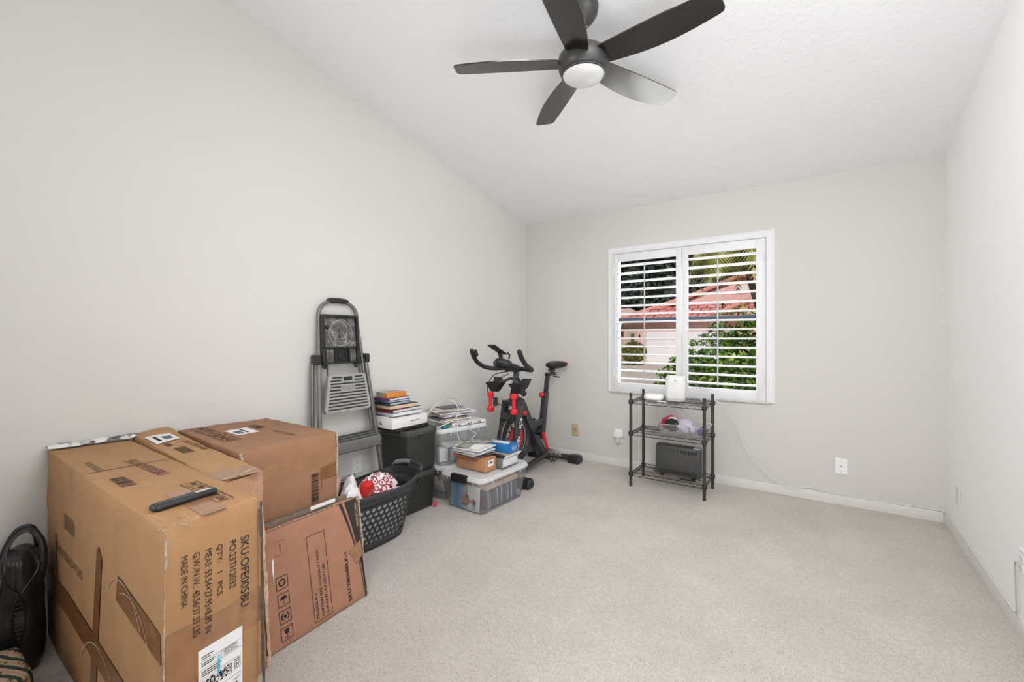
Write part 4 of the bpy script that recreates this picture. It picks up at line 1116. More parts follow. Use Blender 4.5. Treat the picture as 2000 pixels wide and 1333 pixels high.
def inside_front():
    c, w, d, h, rz = T_FRONT
    m = Matrix.Translation(V(c)) @ Matrix.Rotation(rz, 4, 'Z')
    def L(x, y, z): return m @ V((x, y, z))
    darks = [simple('disc_case_dark', S(78, 82, 98), .3, var=.05), simple('disc_case_grey', S(120, 124, 138), .3, var=.05), simple('disc_case_white', S(206, 204, 206), .35, var=.04), simple('disc_case_plum', S(110, 90, 104), .3, var=.05)]
    src = {}
    rng = random.Random(4)
    n = 36
    for i in range(n):
        k = 2 if i in (2, 4, 12, 17, 24, 29) else (3 if i in (0, 9) else (1 if i % 3 == 1 else 0))
        y = -.150 + .0101 * i
        if k not in src:
            mb = MB(); mb.box((0, 0, .0625), (.135, .0085, .125), .0012); o = mb.build('disc_case', darks[k]); src[k] = o
        else:
            o = src[k].copy(); COL.objects.link(o)
        o.location = L(.070, y, .008); o.rotation_euler = (R(3), 0, rz)
        tag(o, 'disc case standing in the long row inside the nearest clear tote', 'disc case', 'disc cases in the nearest clear tote')
    for i, (y0, y1, nm) in enumerate(((-.158, .030, 'left'), (.036, .212, 'right'))):
        mb = MB(); mb.box((0, 0, .0), (.13, y1 - y0, .034), .002); o = mb.build('cream_card_box', simple('cream_card', S(222, 202, 184), .7, var=.04), None, 40, L(.075, (y0 + y1) / 2, .1565)); o.rotation_euler = (0, 0, rz)
        tag(o, 'cream card strip on the disc cases in the nearest clear tote, %s one of two' % nm, 'card box')
    # picture book facing the short end
    t = thing('picture_book', 'picture book with a blue and white cover inside the nearest clear tote', 'book', L(-.005, -.232, .008), rz)
    t.rotation_euler = (R(-3), 0, rz)
    tn = NT('blue_white_cover'); gr = tn.new('ShaderNodeTexGradient'); mp = tn.new('ShaderNodeMapping'); mp.inputs['Location'].default_value = (.55, 0, 0); mp.inputs['Scale'].default_value = (4.2, 0, -1.6)
    tn.link(tn.tc.outputs['Object'], mp.inputs['Vector']); sp = tn.new('ShaderNodeMath', operation='ADD')
    tn.link(mp.outputs[0], gr.inputs['Vector'])
    col = tn.ramp(gr.outputs['Fac'], [(0.0, S(120, 176, 206)), (.22, S(28, 118, 176)), (.48, S(110, 166, 200)), (.72, S(226, 224, 220)), (1, S(232, 228, 222))]); tn.pbr(col, .35)
    MB().box((0, .006, .085), (.265, .012, .17), .001).build('cover', tn.m, t)
    F = Face((-.1325, 0, 0), (1, 0, 0), (0, 0, 1)); sk = simple('tanned_print', S(178, 124, 94), .5, var=.2, vscale=40); dk = simple('dark_print', S(88, 66, 58), .5, var=.2, vscale=40)
    mb = MB(); F.poly(mb, [(.10, .052), (.115, .035), (.15, .03), (.175, .045), (.20, .06), (.19, .072), (.16, .082), (.15, .10), (.158, .145), (.150, .147), (.132, .105), (.108, .085)], .0008); F.disc(mb, .215, .062, .021, .0010); mb.build('printed_figure', sk, t)
    mb = MB(); F.poly(mb, [(.105, .04), (.118, .026), (.155, .024), (.17, .04), (.15, .036), (.125, .042)], .0012); F.disc(mb, .228, .058, .014, .0013, r2=.02); F.disc(mb, .158, .088, .014, .0013, r2=.018); mb.build('printed_shadow', dk, t)
    mb = MB(); F.text(mb, 'tal', .232, .006, .045, .026, 90, bold=.02); mb.build('printed_title', simple('blue_print', S(58, 140, 186), .5), t)
    # other books and papers behind it
    for k, (x, col, lab) in enumerate(((-.165, S(66, 62, 66), 'dark book standing at the left end inside the nearest clear tote'), (-.146, S(214, 208, 204), 'pale folder between the dark book and the picture book in the nearest tote'))):
        o = MB().box((0, 0, .075), (.014, .22, .15), .002).build('standing_book', simple('tote_book_%d' % k, col, .5, var=.06), None, 40, L(x + .012, -.085, .008)); o.rotation_euler = (0, 0, rz); tag(o, lab, 'book')
    for k in range(5):
        o = MB().box((0, 0, 0), (.14, .22, .004), .001).build('loose_paper', M['paper'] if k % 2 else simple('grey_paper', S(190, 194, 204), .8), None, 40, L(-.08 + .004 * k, .075 - .006 * k, .020 + .036 * k if k < 4 else .165)); o.rotation_euler = (0, 0, rz + R(4 * k - 8))
        tag(o, 'flat paper bundle lying in the back of the nearest clear tote', 'paper', 'paper bundles in the nearest clear tote')
inside_front()

def inside_left():
    c, w, d, h, rz = T_LOW
    t = thing('cloth_bag', 'beige and black patterned cloth bag pressed inside the lower clear tote', 'bag', (c[0] + .01, c[1] - .10, .010))
    tn = NT('beige_black_fabric'); f = tn.noise(7.5, 2, .5); col = tn.ramp(f, [(.40, S(48, 46, 46)), (.43, S(48, 46, 46)), (.46, S(196, 178, 158)), (.8, S(206, 192, 176))]); tn.pbr(col, .85, normal=tn.bump(tn.noise(22, 3), .6, .01))
    mb = MB(); mb.ball((0, 0, .105), (.108, .125, .100), 20, lump=.16, ls=11); mb.v = [(p[0], p[1], max(p[2], .001)) for p in mb.v]; mb.build('bag_body', tn.m, t, 60)
    mb = MB(); mb.tube([(.06, -.10, .16), (.085, -.085, .10), (.095, -.07, .03)], .006, 6); mb.build('bag_strap', simple('grey_strap', S(120, 112, 104), .8), t)
    c, w, d, h, rz = T_UP; m = Matrix.Translation(V(c)) @ Matrix.Rotation(rz, 4, 'Z'); L = lambda x, y, z: m @ V((x, y, z))
    def blk(nm, lab, cat, p, s, mat, ry=0, bev=.003):
        o = MB().box((0, 0, s[2] / 2), s, bev).build(nm, mat, None, 40, L(*p)); o.rotation_euler = (0, R(ry), rz); return tag(o, lab, cat)
    blk('white_paper_pack', 'white paper pack standing at the left corner in the upper clear tote', 'paper', (.062, -.150, .008), (.05, .075, .105), M['paper'])
    blk('white_envelope_box', 'white carton standing low in the middle of the upper clear tote', 'box', (.088, -.020, .008), (.03, .13, .085), simple('off_white_card', S(224, 220, 212), .7))
    blk('white_folded_sheet', 'white folded sheet lying across the packs in the upper clear tote', 'paper', (.070, -.055, .120), (.08, .17, .018), M['paper'], 6)
    blk('blue_grey_folder', 'blue grey folder lying in the right half of the upper clear tote', 'folder', (.055, .115, .060), (.12, .15, .055), simple('blue_grey_cover', S(92, 106, 126), .5, var=.1))
    blk('grey_pouch', 'grey pouch standing at the back of the upper clear tote', 'pouch', (-.06, .02, .008), (.06, .26, .10), simple('grey_pouch_cloth', S(138, 144, 156), .8, var=.1), 0, .02)
inside_left()

def sheet(name, label, c, w, d, h, rz, mat, group, cat='envelope', bend=.0, warp=.002):
    """a letter, magazine or paper bundle: a slightly warped slab"""
    mb = MB(); n = 6
    vs = []; fs = []
    rng = random.Random(hash((round(c[0], 3), round(c[2], 4))) & 0xffff)
    sx, sy = rng.uniform(0, 9), rng.uniform(0, 9)
    for lay in (0, 1):
        for i in range(n + 1):
            for j in range(n + 1):
                x = w * (i / n - .5); y = d * (j / n - .5)
                z = bend * ((x / w * 2) ** 2) + warp * mnoise.noise(V((x * 9 + sx, y * 9 + sy, 0))) + lay * h
                vs.append((x, y, z))
    q = (n + 1) ** 2
    for i in range(n):
        for j in range(n):
            a = i * (n + 1) + j; fs.append((a, a + 1, a + n + 2, a + n + 1)); fs.append((q + a, q + a + n + 1, q + a + n + 2, q + a + 1))
    for i in range(n):
        for a, b in ((i * (n + 1), (i + 1) * (n + 1)), (i * (n + 1) + n, (i + 1) * (n + 1) + n), (i, i + 1), (n * (n + 1) + i, n * (n + 1) + i + 1)): fs.append((a, b, q + b, q + a))
    mb.add(vs, fs)
    bm = bmesh.new(); tmp = bpy.data.meshes.new('t'); tmp.from_pydata(mb.v, [], mb.f); bm.from_mesh(tmp); bmesh.ops.recalc_face_normals(bm, faces=bm.faces); bpy.data.meshes.remove(tmp)
    z0 = min(v.co.z for v in bm.verts)
    o = MB().addbm(bm).build(name, mat, None, 30, (c[0], c[1], c[2] - min(0, z0) * 1)); o.rotation_euler = (0, 0, rz)
    tag(o, label, cat, group); return o

PAP = [M['paper'], simple('blue_white_paper', S(214, 218, 230), .75, var=.04), simple('warm_grey_paper', S(196, 182, 170), .8, var=.05), simple('tan_envelope', S(192, 166, 140), .8, var=.05), simple('pink_grey_paper', S(204, 190, 184), .8, var=.05), simple('slate_cover', S(92, 92, 100), .5, var=.1)]
ORD = ['lowest', 'second from the bottom', 'third from the bottom', 'fourth from the bottom', 'fifth from the bottom', 'sixth from the bottom', 'seventh from the bottom', 'eighth from the bottom', 'ninth from the bottom', 'tenth from the bottom', 'topmost']
CN = {0: 'white', 1: 'bluish white', 2: 'warm grey', 3: 'tan', 4: 'pinkish grey', 5: 'slate grey'}
def mail():
    c, w, d, h, rz = T_UP; m = Matrix.Translation(V(c)) @ Matrix.Rotation(rz, 4, 'Z'); L = lambda x, y, z: m @ V((x, y, z))
    z = h + .0015
    o = sheet('magazine', 'flat white magazine with black print on its edge, lying on the right end of the upper clear tote', L(.030, .105, z), .20, .25, .017, rz + R(2), M['paper'], 'mail on the upper clear tote', 'magazine', 0, .0005)
    mb = MB(); Fm = Face((.1001, -.125, 0), (0, 1, 0), (0, 0, 1)); Fm.bars(mb, .06, .004, .19, .013, 12, off=.0006, seed=5); mb.build('edge_printing', M['blk'], o)
    o['label'] = 'flat white magazine with black edge print, lowest on the upper clear tote'
    z += .0195
    rng = random.Random(11)
    spec = [(2, .17, .27, .011), (0, .17, .31, .010), (3, .17, .28, .011), (5, .16, .27, .006), (1, .17, .31, .011), (4, .18, .28, .012), (1, .17, .33, .011), (2, .16, .29, .010), (0, .17, .31, .011), (4, .18, .30, .008), (5, .15, .19, .004)]
    for i, (k, sw, sd, sh) in enumerate(spec):
        x, y = -.030 + rng.uniform(-.012, .012), -.020 + rng.uniform(-.018, .018) + (.035 if k == 1 else 0)
        sheet('mail_envelope', '%s letter, %s in the mail pile on the upper tote' % (CN[k], ORD[i]), L(x, y, z), sw, sd, sh - .0035, rz + R(rng.uniform(-9, 9)), PAP[k], 'mail on the upper clear tote', warp=.0012); z += sh + .0005
    # small things on the lid
    mb = MB(); mb.loft([rrect(.05 * k, .062 * k, .02 * k, z_) for z_, k in ((0, .9), (.006, 1), (.014, 1), (.020, .88), (.022, .6))]); tn = NT('teal_blue_gloss'); f = tn.noise(18, 2); tn.pbr(tn.ramp(f, [(.35, S(24, 96, 120)), (.55, S(30, 130, 120)), (.7, S(44, 66, 150))]), .25)
    o = mb.build('charging_case', tn.m, None, 60, L(.122, -.165, h + .001)); o.rotation_euler = (0, 0, rz); tag(o, 'small glossy teal blue case at the front corner of the upper clear tote lid', 'case')
    t = thing('charger_plug', 'small white charger cube lying on the upper clear tote lid', 'charger', L(.128, -.085, h + .001), rz); MB().box((0, 0, .014), (.026, .032, .027), .004).build('charger_body', M['white'], t); MB().box((.014, 0, .014), (.002, .014, .006), .0005).build('socket', M['dgrey'], t)
    # looping white cable over the pile
    def cab(name, label, pts, r, mat):
        cu = catmull(pts, 8); o = MB().tube([V(p) - V(pts[0]) for p in cu], r, 6).build(name, mat, None, 60, pts[0]); tag(o, label, 'cable')
    cab('charging_cable', 'thick white cable looped in the air over the mail pile on the upper tote', [L(.10, -.222, h + .012), L(.13, -.205, h + .022), L(.135, -.11, h + .05), L(.135, -.05, h + .10), L(.12, -.055, h + .165), L(.08, -.09, h + .20), L(.02, -.14, h + .185), L(-.02, -.19, h + .13), L(-.03, -.225, h + .085), L(-.02, -.245, h + .05)], .0034, M['cable'])
    cab('charging_cable', 'thin grey cable arching tall above the left side of the mail pile', [L(.06, -.19, h + .16), L(.075, -.15, h + .19), L(.08, -.10, h + .215), L(.10, -.05, h + .21), L(.128, -.035, h + .15), L(.136, -.035, h + .06)], .0026, M['cableg'])
    cab('charging_cable', 'thin white cable dropping from the upper tote lid to the mail on the nearest tote', [L(.128, -.06, h + .075), L(.140, -.055, h + .05), L(.158, -.075, h + .020), L(.176, -.085, h - .06), L(.188, -.065, h - .10), L(.20, -.045, h - .115)], .0022, M['cable'])
    cab('charging_cable', 'thin white cable hanging slackly in a curve against the upper clear tote', [L(.148, -.01, h + .035), L(.164, .005, h + .022), L(.178, .03, h - .03), L(.188, .075, h - .065), L(.198, .05, h - .085), L(.207, .015, h - .10), L(.207, -.005, h - .125)], .0022, M['cable'])
mail()

def on_front_tote():
    c, w, d, h, rz = T_FRONT; z = c[2] + h + .001
    KR = mat_cardboard('kraft_card', S(186, 136, 100), .9, .2)
    t = thing('kraft_carton', 'small brown kraft carton with a white sticker on the nearest clear tote', 'box', (-2.075, 2.510, z), R(-1))
    MB().box((0, 0, .046), (.275, .125, .092), .002).build('carton', KR, t)
    F = Face((.1376, -.0625, 0), (0, 1, 0), (0, 0, 1)); mb = MB(); F.rect(mb, .035, .032, .098, .075, .0008); l = mb.build('white_sticker', LABEL, t); mb = MB(); F.bars(mb, .045, .050, .088, .066, 16, off=.0015); mb.build('sticker_printing', M['ink'], l)
    MB().box((-.02, .0, .0925), (.20, .10, .001), .0002).build('dark_top_print', simple('dark_print_patch', S(74, 58, 46), .7, var=.3, vscale=30), t)
    # thick grey book behind the carton
    t = thing('thick_book', 'thick grey book with white page block behind the kraft carton on the nearest tote', 'book', (-2.015, 2.692, z), R(-1))
    MB().box((0, -.100, .034), (.25, .010, .067), .002).build('spine', simple('grey_book_cloth', S(116, 112, 108), .7, var=.1), t)
    mb = MB(); mb.box((0, 0, .002), (.252, .20, .004), .001); mb.box((0, 0, .066), (.252, .20, .004), .001); mb.build('cover', simple('grey_book_cloth', S(116, 112, 108), .7), t)
    MB().box((-.002, .004, .034), (.244, .186, .060), .001).build('page_block', simple('white_page_edges', S(222, 222, 226), .85), t)
    z2 = z + .0695
    o = sheet('magazine', 'grey magazine lying on the thick book under the blue carton', (-2.005, 2.715, z2), .24, .22, .010, R(3), PAP[1], None, 'magazine', 0, .0005)
    o = sheet('magazine', 'tan catalogue directly under the blue carton on the nearest tote', (-1.998, 2.705, z2 + .0115), .21, .19, .006, R(-4), PAP[3], None, 'magazine', 0, .0004)
    # blue carton
    zg = z2 + .0195
    t = thing('blue_carton', 'blue carton with white lettering on the pile on the nearest clear tote', 'box', (-2.010, 2.735, zg), R(4))
    BL = simple('bright_blue_card', S(28, 112, 178), .4, var=.05)
    MB().box((0, 0, .031), (.235, .125, .062), .002).build('carton', BL, t)
    F = Face((.1176, -.0625, 0), (0, 1, 0), (0, 0, 1)); mb = MB(); F.text(mb, 'GOLO', .026, .024, .074, .024, off=.0008); F.rect(mb, .045, .014, .080, .017, .0008); mb.build('printed_text', M['paper'], t)
    F = Face((-.1175, -.0625, .062), (1, 0, 0), (0, 1, 0)); mb = MB(); F.poly(mb, [(.06, .03), (.20, .035), (.18, .10), (.04, .09)], .0008); mb.build('paper_label', M['paper'], t)
    # mail on the kraft carton
    z3 = z + .0945
    spec = [(3, .22, .20, .010), (5, .24, .21, .006), (2, .23, .22, .010), (0, .23, .21, .008), (1, .24, .20, .010), (4, .22, .21, .008), (0, .24, .22, .010), (0, .22, .20, .006)]
    rng = random.Random(3); zz = z3
    nm = ['lowest', 'second from the bottom', 'third from the bottom', 'fourth from the bottom', 'fourth from the top', 'third from the top', 'second from the top', 'topmost']
    ob = simple('orange_brown_folder', S(176, 106, 70), .6, var=.08)
    for i, (k, sw, sd, sh) in enumerate(spec):
        sheet('mail_envelope', '%s letter, %s in the mail pile on the kraft carton' % ('orange brown' if i == 0 else CN[k], nm[i]), (-2.090 + rng.uniform(-.012, .012), 2.500 + rng.uniform(-.015, .015), zz), sw, sd, sh - .0035, R(rng.uniform(-14, 14)), ob if i == 0 else PAP[k], 'mail on the kraft carton', warp=.0012); zz += sh + .0005
    t = thing('green_card', 'small grey green printed card on top of the mail on the kraft carton', 'card', (-2.135, 2.465, zz + .0005), R(20)); MB().box((0, 0, .0015), (.10, .15, .002), .0005).build('card', simple('green_grey_card', S(150, 158, 140), .6, var=.12), t)
    # grey brown strap draped on the pile
    mb = MB(); pts = catmull([(-2.165, 2.540, zz + .016), (-2.13, 2.555, zz + .018), (-2.09, 2.565, zz + .014), (-2.04, 2.585, zz + .015), (-2.00, 2.595, zz + .021), (-1.975, 2.600, zz + .034)], 5)
    mb.tube([V(p) - V((-2.09, 2.56, zz)) for p in pts], [.015 + .005 * math.sin(i * .9) for i in range(len(pts))], 8, flat=(.5, 1.3)); o = mb.build('rolled_cloth', simple('taupe_cloth', S(160, 150, 142), .85, var=.1), None, 60, (-2.09, 2.56, zz)); tag(o, 'rolled taupe cloth lying on top of the mail pile on the nearest tote', 'cloth')
    o = bpy.data.objects.new('reading_glasses', None); COL.objects.link(o); o.location = (-2.215, 2.49, zz - .008)
    o = MB().tube([V((.0, 0, 0)), V((.03, .03, .012)), V((.05, .08, .016)), V((.02, .11, .01)), V((-.02, .08, .006)), V((-.03, .02, .004)), V((0.01, -.02, 0.004)), V((.05, 0, .004))], .0018, 6).build('coiled_cable', M['cableg'], None, 60, (-2.20, 2.40, zz + .001)); tag(o, 'coiled grey cable on the left end of the mail pile on the kraft carton', 'cable')
    bpy.data.objects.remove(bpy.data.objects['reading_glasses'])
    o = MB().tube([(0, 0, 0), (.05, .012, .002), (.11, .02, .0)], [.012, .014, .011], 10).build('folded_umbrella', M['blk'], None, 50, (-2.000, 2.595, z + .082)); tag(o, 'short black rolled object lying between the kraft carton and the thick book', 'umbrella')
    # red tag by the black bins
    mb = MB()
    for i in range(5):
        a = 2 * PI * i / 5; mb.ball((0, .012 * math.cos(a), .018 + .012 * math.sin(a)), (.006, .010, .010), 6)
    mb.ball((.004, 0, .018), (.006, .007, .007), 6)
    o = mb.build('red_bow', simple('coral_red', S(222, 60, 80), .5, var=.1), None, 60, (-2.272, 2.285, .003)); tag(o, 'small red flower-shaped bow on the carpet at the corner of the black bins', 'bow')
on_front_tote()

# ================================================================== EXERCISE BIKE
def bike():
    o = V((-2.17, 3.40, 0))
    t = thing('exercise_bike', 'black spin bike with red details standing in the back left corner', 'exercise bike', o)
    def B(*p): return V(p) - o
    BK = M['blkm']; RB = M['blk']
    FR = simple('charcoal_bike_frame', S(52, 53, 55), .35, var=.06)
    for nm, p, q in (('rear_stabilizer', (-2.425, 3.832, .046), (-1.915, 3.855, .046)), ('front_stabilizer', (-2.425, 2.962, .046), (-1.925, 2.985, .046))):
        a, b = B(*p), B(*q); st = MB().tube([a, b], .030, 12).build(nm, FR, t)
        for e, f in ((a, b), (b, a)):
            dr = (f - e).normalized(); mb = MB(); mb.loft([[tuple(e + dr * x + V((0, y * k, z * k - .003))) for y, z in ((.040, -.036), (.045, .0), (.030, .036), (-.030, .036), (-.045, 0), (-.040, -.036))] for x, k in ((-.035, .72), (-.02, 1), (.075, 1), (.085, .85))]); mb.build('end_cap', RB, st, 30)
    # floor beam: rises in a shallow arc between the two stabilizers
    pts = catmull([B(-2.15, 2.985, .055), B(-2.145, 3.25, .062), B(-2.14, 3.48, .085), B(-2.14, 3.66, .105), B(-2.15, 3.84, .06)], 6)
    MB().tube(pts, .024, 10, flat=(1, 1.25)).build('floor_beam', FR, t)
    # fork legs and fork crown
    for sx in (-1, 1):
        mb = MB(); x = -2.17 + .078 * sx
        mb.hexa([B(x - .014, 2.955, .05), B(x + .014, 2.955, .05), B(x + .014, 3.015, .05), B(x - .014, 3.015, .05)], [B(x - .014, 3.085, .66), B(x + .014, 3.085, .66), B(x + .014, 3.165, .66), B(x - .014, 3.165, .66)], 0, .004); leg = mb.build('fork_leg', FR, t)
        if sx == 1:
            F = Face(B(x + .0142, 2.990, .05), (0, -.128, -.61), (0, 1, -.21)); 
            up = V((0, .13, .61)).normalized(); rt = V((0, 1, -.213)).normalized()
            F = Face(B(x + .0142, 2.975, .05), up, -rt)
            mb = MB(); F.text(mb, 'SCHWINN', .115, -.052, .235, .040, 0, bold=.03); F.text(mb, 'IC4', .42, -.054, .085, .036, 0, bold=.03); mb.build('frame_lettering', M['paper'], leg)
    mb = MB(); mb.box(B(-2.17, 3.128, .66), (.19, .09, .035), .008); mb.build('fork_crown', FR, t)
    # head tube with sliding handlebar post
    MB().hexa([B(-2.195, 3.09, .64), B(-2.145, 3.09, .64), B(-2.145, 3.15, .64), B(-2.195, 3.15, .64)], [B(-2.195, 3.125, .775), B(-2.145, 3.125, .775), B(-2.145, 3.185, .775), B(-2.195, 3.185, .775)], 0, .005).build('head_tube', FR, t)
    MB().hexa([B(-2.188, 3.13, .76), B(-2.152, 3.13, .76), B(-2.152, 3.175, .76), B(-2.188, 3.175, .76)], [B(-2.188, 3.16, .945), B(-2.152, 3.16, .945), B(-2.152, 3.205, .945), B(-2.188, 3.205, .945)], 0, .003).build('handlebar_post', simple('blue_grey_post', S(86, 94, 104), .3, metal=.3, var=.05), t)
    # main beam: deep tube from head to the rear floor
    prof = [(3.13, .70, .026), (3.22, .655, .033), (3.36, .44, .034), (3.49, .27, .034), (3.61, .12, .032), (3.70, .06, .028)]
    mb = MB(); mb.loft([[tuple(B(-2.17 + x * .040, y + dy * r * .77, z + dy * r * .64)) for x, dy in ((-1, -1), (1, -1), (1, 1), (-1, 1))] for y, z, r in prof]); mb.build('main_beam', FR, t, 25)
    # seat tube, sliding post, saddle
    MB().hexa([B(-2.195, 3.56, .26), B(-2.145, 3.56, .26), B(-2.145, 3.63, .26), B(-2.195, 3.63, .26)], [B(-2.195, 3.645, .69), B(-2.145, 3.645, .69), B(-2.145, 3.705, .69), B(-2.195, 3.705, .69)], 0, .006).build('seat_tube', FR, t)
    mb = MB(); mb.hexa([B(-2.19, 3.42, .385), B(-2.15, 3.42, .385), B(-2.15, 3.45, .435), B(-2.19, 3.45, .435)], [B(-2.19, 3.585, .40), B(-2.15, 3.585, .40), B(-2.15, 3.60, .45), B(-2.19, 3.60, .45)]); mb.build('brace', FR, t)
    post = MB().hexa([B(-2.187, 3.655, .66), B(-2.153, 3.655, .66), B(-2.153, 3.695, .66), B(-2.187, 3.695, .66)], [B(-2.187, 3.70, .862), B(-2.153, 3.70, .862), B(-2.153, 3.74, .862), B(-2.187, 3.74, .862)], 0, .003).build('seat_post', BK, t)
    MB().box(B(-2.17, 3.775, .862), (.038, .17, .030), .006).build('seat_slider', BK, t)
    mb = MB(); mb.cyl(B(-2.17, 3.80, .87), B(-2.17, 3.80, .905), .02); mb.box(B(-2.17, 3.80, .900), (.055, .06, .022), .006); mb.build('saddle_clamp', BK, t)
    mb = MB(); mb.tube([B(-2.15, 3.80, .84), B(-2.12, 3.80, .835), B(-2.09, 3.82, .83)], .007, 8); mb.build('slider_lever', RB, t)
    # saddle outline from nose (toward -y) to the wide tail
    secs = []; prf = [(3.835 + (y_ - 3.81) * .74, w_, h_) for y_, w_, h_ in [(3.645, .016, .014), (3.66, .030, .028), (3.72, .038, .038), (3.78, .055, .042), (3.84, .092, .046), (3.90, .112, .050), (3.94, .104, .044), (3.96, .074, .028)]]
    for y, w_, h_ in prf:
        cz = .958 - .012 * math.exp(-((y - 3.80) / .05) ** 2)
        secs.append([tuple(B(-2.17 + w_ * math.cos(a), y, cz + (h_ * math.sin(a) * (.55 if math.sin(a) > 0 else .95)))) for a in [2 * PI * i / 16 for i in range(16)]])
    sd = MB().loft(secs).build('saddle', M['blk'], t, 60)
    mb = MB(); mb.loft([[tuple(V(p) + (V(p) - B(-2.17, 3.885, .955)) * .05) for p in s_] for s_ in secs[6:]]); mb.v = [(p[0], p[1], p[2]) for p in mb.v]; mb.build('saddle_tail', M['red'], sd, 60)
    k = MB(); k.cyl(B(-2.17, 3.645, .675), B(-2.17, 3.615, .675), .010); k.ball(B(-2.17, 3.600, .675), .025, 10); k.build('seat_knob', M['red'], t)
    # flywheel with ring and emblem
    wc = B(-2.17, 3.145, .345)
    mb = MB(); mb.lathe([(.02, -.016), (.185, -.016), (.19, -.022), (.228, -.022), (.232, -.016), (.232, .016), (.228, .022), (.19, .022), (.185, .016), (.02, .016)], wc, 56, 0, 'x'); fw = mb.build('flywheel', M['blkm'], t, 30)
    F = Face(wc + V((.0165, 0, 0)), (0, 1, 0), (0, 0, 1))
    mb = MB(); F.ring(mb, 0, 0, .150, .004, .001, 48); mb.build('white_ring', M['paper'], fw)
    mb = MB(); F.ring(mb, 0, 0, .105, .055, .001, 40); mb.build('red_emblem', M['red'], fw)
    mb = MB()
    for i, ch in enumerate('SCHWINN'):
        a = R(215 - 24 * i - 10); G = Face(F.p(.125 * math.cos(a), .125 * math.sin(a), 0), F.u * math.sin(a) - F.v * math.cos(a), F.u * math.cos(a) + F.v * math.sin(a)); G.text(mb, ch, -.014, -.014, .028, .030, 0, bold=.03, off=.0015)
    mb.build('wheel_lettering', M['paper'], fw)
    mb = MB(); F.ring(mb, 0, 0, .2285, .0035, .007, 60, a0=20, a1=200); mb.build('light_edge_line', simple('pale_edge_line', S(196, 196, 196), .4), fw)
    # mudguard over the wheel
    mb = MB(); secs = []
    for i in range(17):
        a = R(58 + 72 * i / 16); r = .246; secs.append([tuple(wc + V((x, -math.cos(a) * -(r + q) if False else (r + q) * math.cos(a), (r + q) * math.sin(a)))) for x, q in ((-.046, -.010), (-.042, .005), (0, .012), (.042, .005), (.046, -.010), (0, .003))])
    mb.loft(secs); mb.build('mudguard', FR, t, 40)
    # chain cover, bottom bracket, cranks, pedals
    poly = [(3.20, .25), (3.23, .38), (3.33, .455), (3.56, .455), (3.63, .40), (3.635, .21), (3.57, .145), (3.28, .165)]
    MB().prism([(a - o.y, b) for a, b in poly], (-.098, 0, 0), (0, 1, 0), (0, 0, 1), .048).build('belt_cover', simple('slate_belt_cover', S(84, 86, 95), .45, var=.05), t, 30)
    MB().box(B(-2.222, 3.43, .33), (.004, .03, .13), .002).build('cover_slot', RB, t)
    bb = B(-2.17, 3.452, .352)
    MB().cyl(bb - V((.10, 0, 0)), bb + V((.10, 0, 0)), .026).build('bottom_bracket', RB, t)
    for sx, dy, dz in ((1, .080, -.185), (-1, -.080, .185)):
        a = bb + V((.105 * sx, 0, 0)); e = a + V((.010 * sx, dy, dz))
        cr = MB().tube([a, a.lerp(e, .5), e], [.019, .013, .014], 10, flat=(1, 1)).build('crank', M['red'], t)
        pc = e + V((.065 * sx, 0, 0))
        pd = MB(); pd.cyl(e, pc + V((.035 * sx, 0, 0)), .009, n=10)
        rp = Matrix.Rotation(R(-32), 3, 'X')
        for q in (-1, 1): pd.box(pc + rp @ V((0, q * .046, 0)), (.095, .012, .032), .003, rot=rp)
        for q in (-1, 1): pd.box(pc + rp @ V((q * .044, 0, 0)), (.012, .095, .030), .003, rot=rp)
        pd.box(pc, (.03, .09, .022), .004, rot=rp)
        p_ = pd.build('pedal', M['steel'], cr)
        mb = MB(); mb.box(pc + rp @ V((0, 0, .013)), (.06, .028, .006), .002, rot=rp); mb.build('pedal_insert', M['red'], cr)
        mb = MB(); lo = -1 if sx == 1 else 1
        for q in (-.024, .024): mb.tube([pc + V((q, -.045, -.01)), pc + V((q * .8, -.06, -.05)), pc + V((q * .5, -.025, -.083)), pc + V((q * .8, .02, -.055)), pc + V((q, .03, -.012))], .006, 6, flat=(.4, 1.3))
        mb.build('toe_strap', RB, cr)
    # handlebar: ram-horn with two raised grips
    HB = simple('dark_rubber_bar', S(44, 46, 50), .5, var=.08)
    cb = B(-2.17, 3.10, .955)
    for sx, nm in ((1, 'handlebar'), (-1, 'handlebar')):
        pts = catmull([B(-2.17, 3.115, .962), B(-2.17 + .09 * sx, 3.13, .955), B(-2.17 + .185 * sx, 3.105, .950), B(-2.17 + .235 * sx, 3.055, .958), B(-2.17 + .245 * sx, 2.985, .985), B(-2.17 + .247 * sx, 2.925, 1.020)], 5)
        MB().tube(pts, .0195, 10).build(nm, HB, t)
        g = MB().tube([B(-2.17 + .247 * sx, 2.935, 1.012), B(-2.17 + .246 * sx, 2.89, 1.06), B(-2.17 + .244 * sx, 2.865, 1.105), B(-2.17 + .243 * sx, 2.855, 1.125)], [.017, .020, .020, .015], 10).build('bar_grip', RB, t)
        MB().box(B(-2.17 + .244 * sx - .014 * sx, 2.895, 1.088), (.026, .040, .062), .006, rot=Matrix.Rotation(R(28), 3, 'X')).build('thumb_pad', RB, g)
        # inner loops (drop rests) running forward from the stem
        pts = catmull([B(-2.17 + .05 * sx, 3.13, .962), B(-2.17 + .075 * sx, 3.06, .975), B(-2.17 + .070 * sx, 2.97, 1.000), B(-2.17 + .03 * sx, 2.925, 1.018), B(-2.17, 2.915, 1.022)], 5)
        MB().tube(pts, .0205, 10).build('arm_rest_bar', HB, t)
    MB().box(B(-2.17, 3.135, .945), (.12, .11, .034), .008).build('bar_clamp', RB, t)
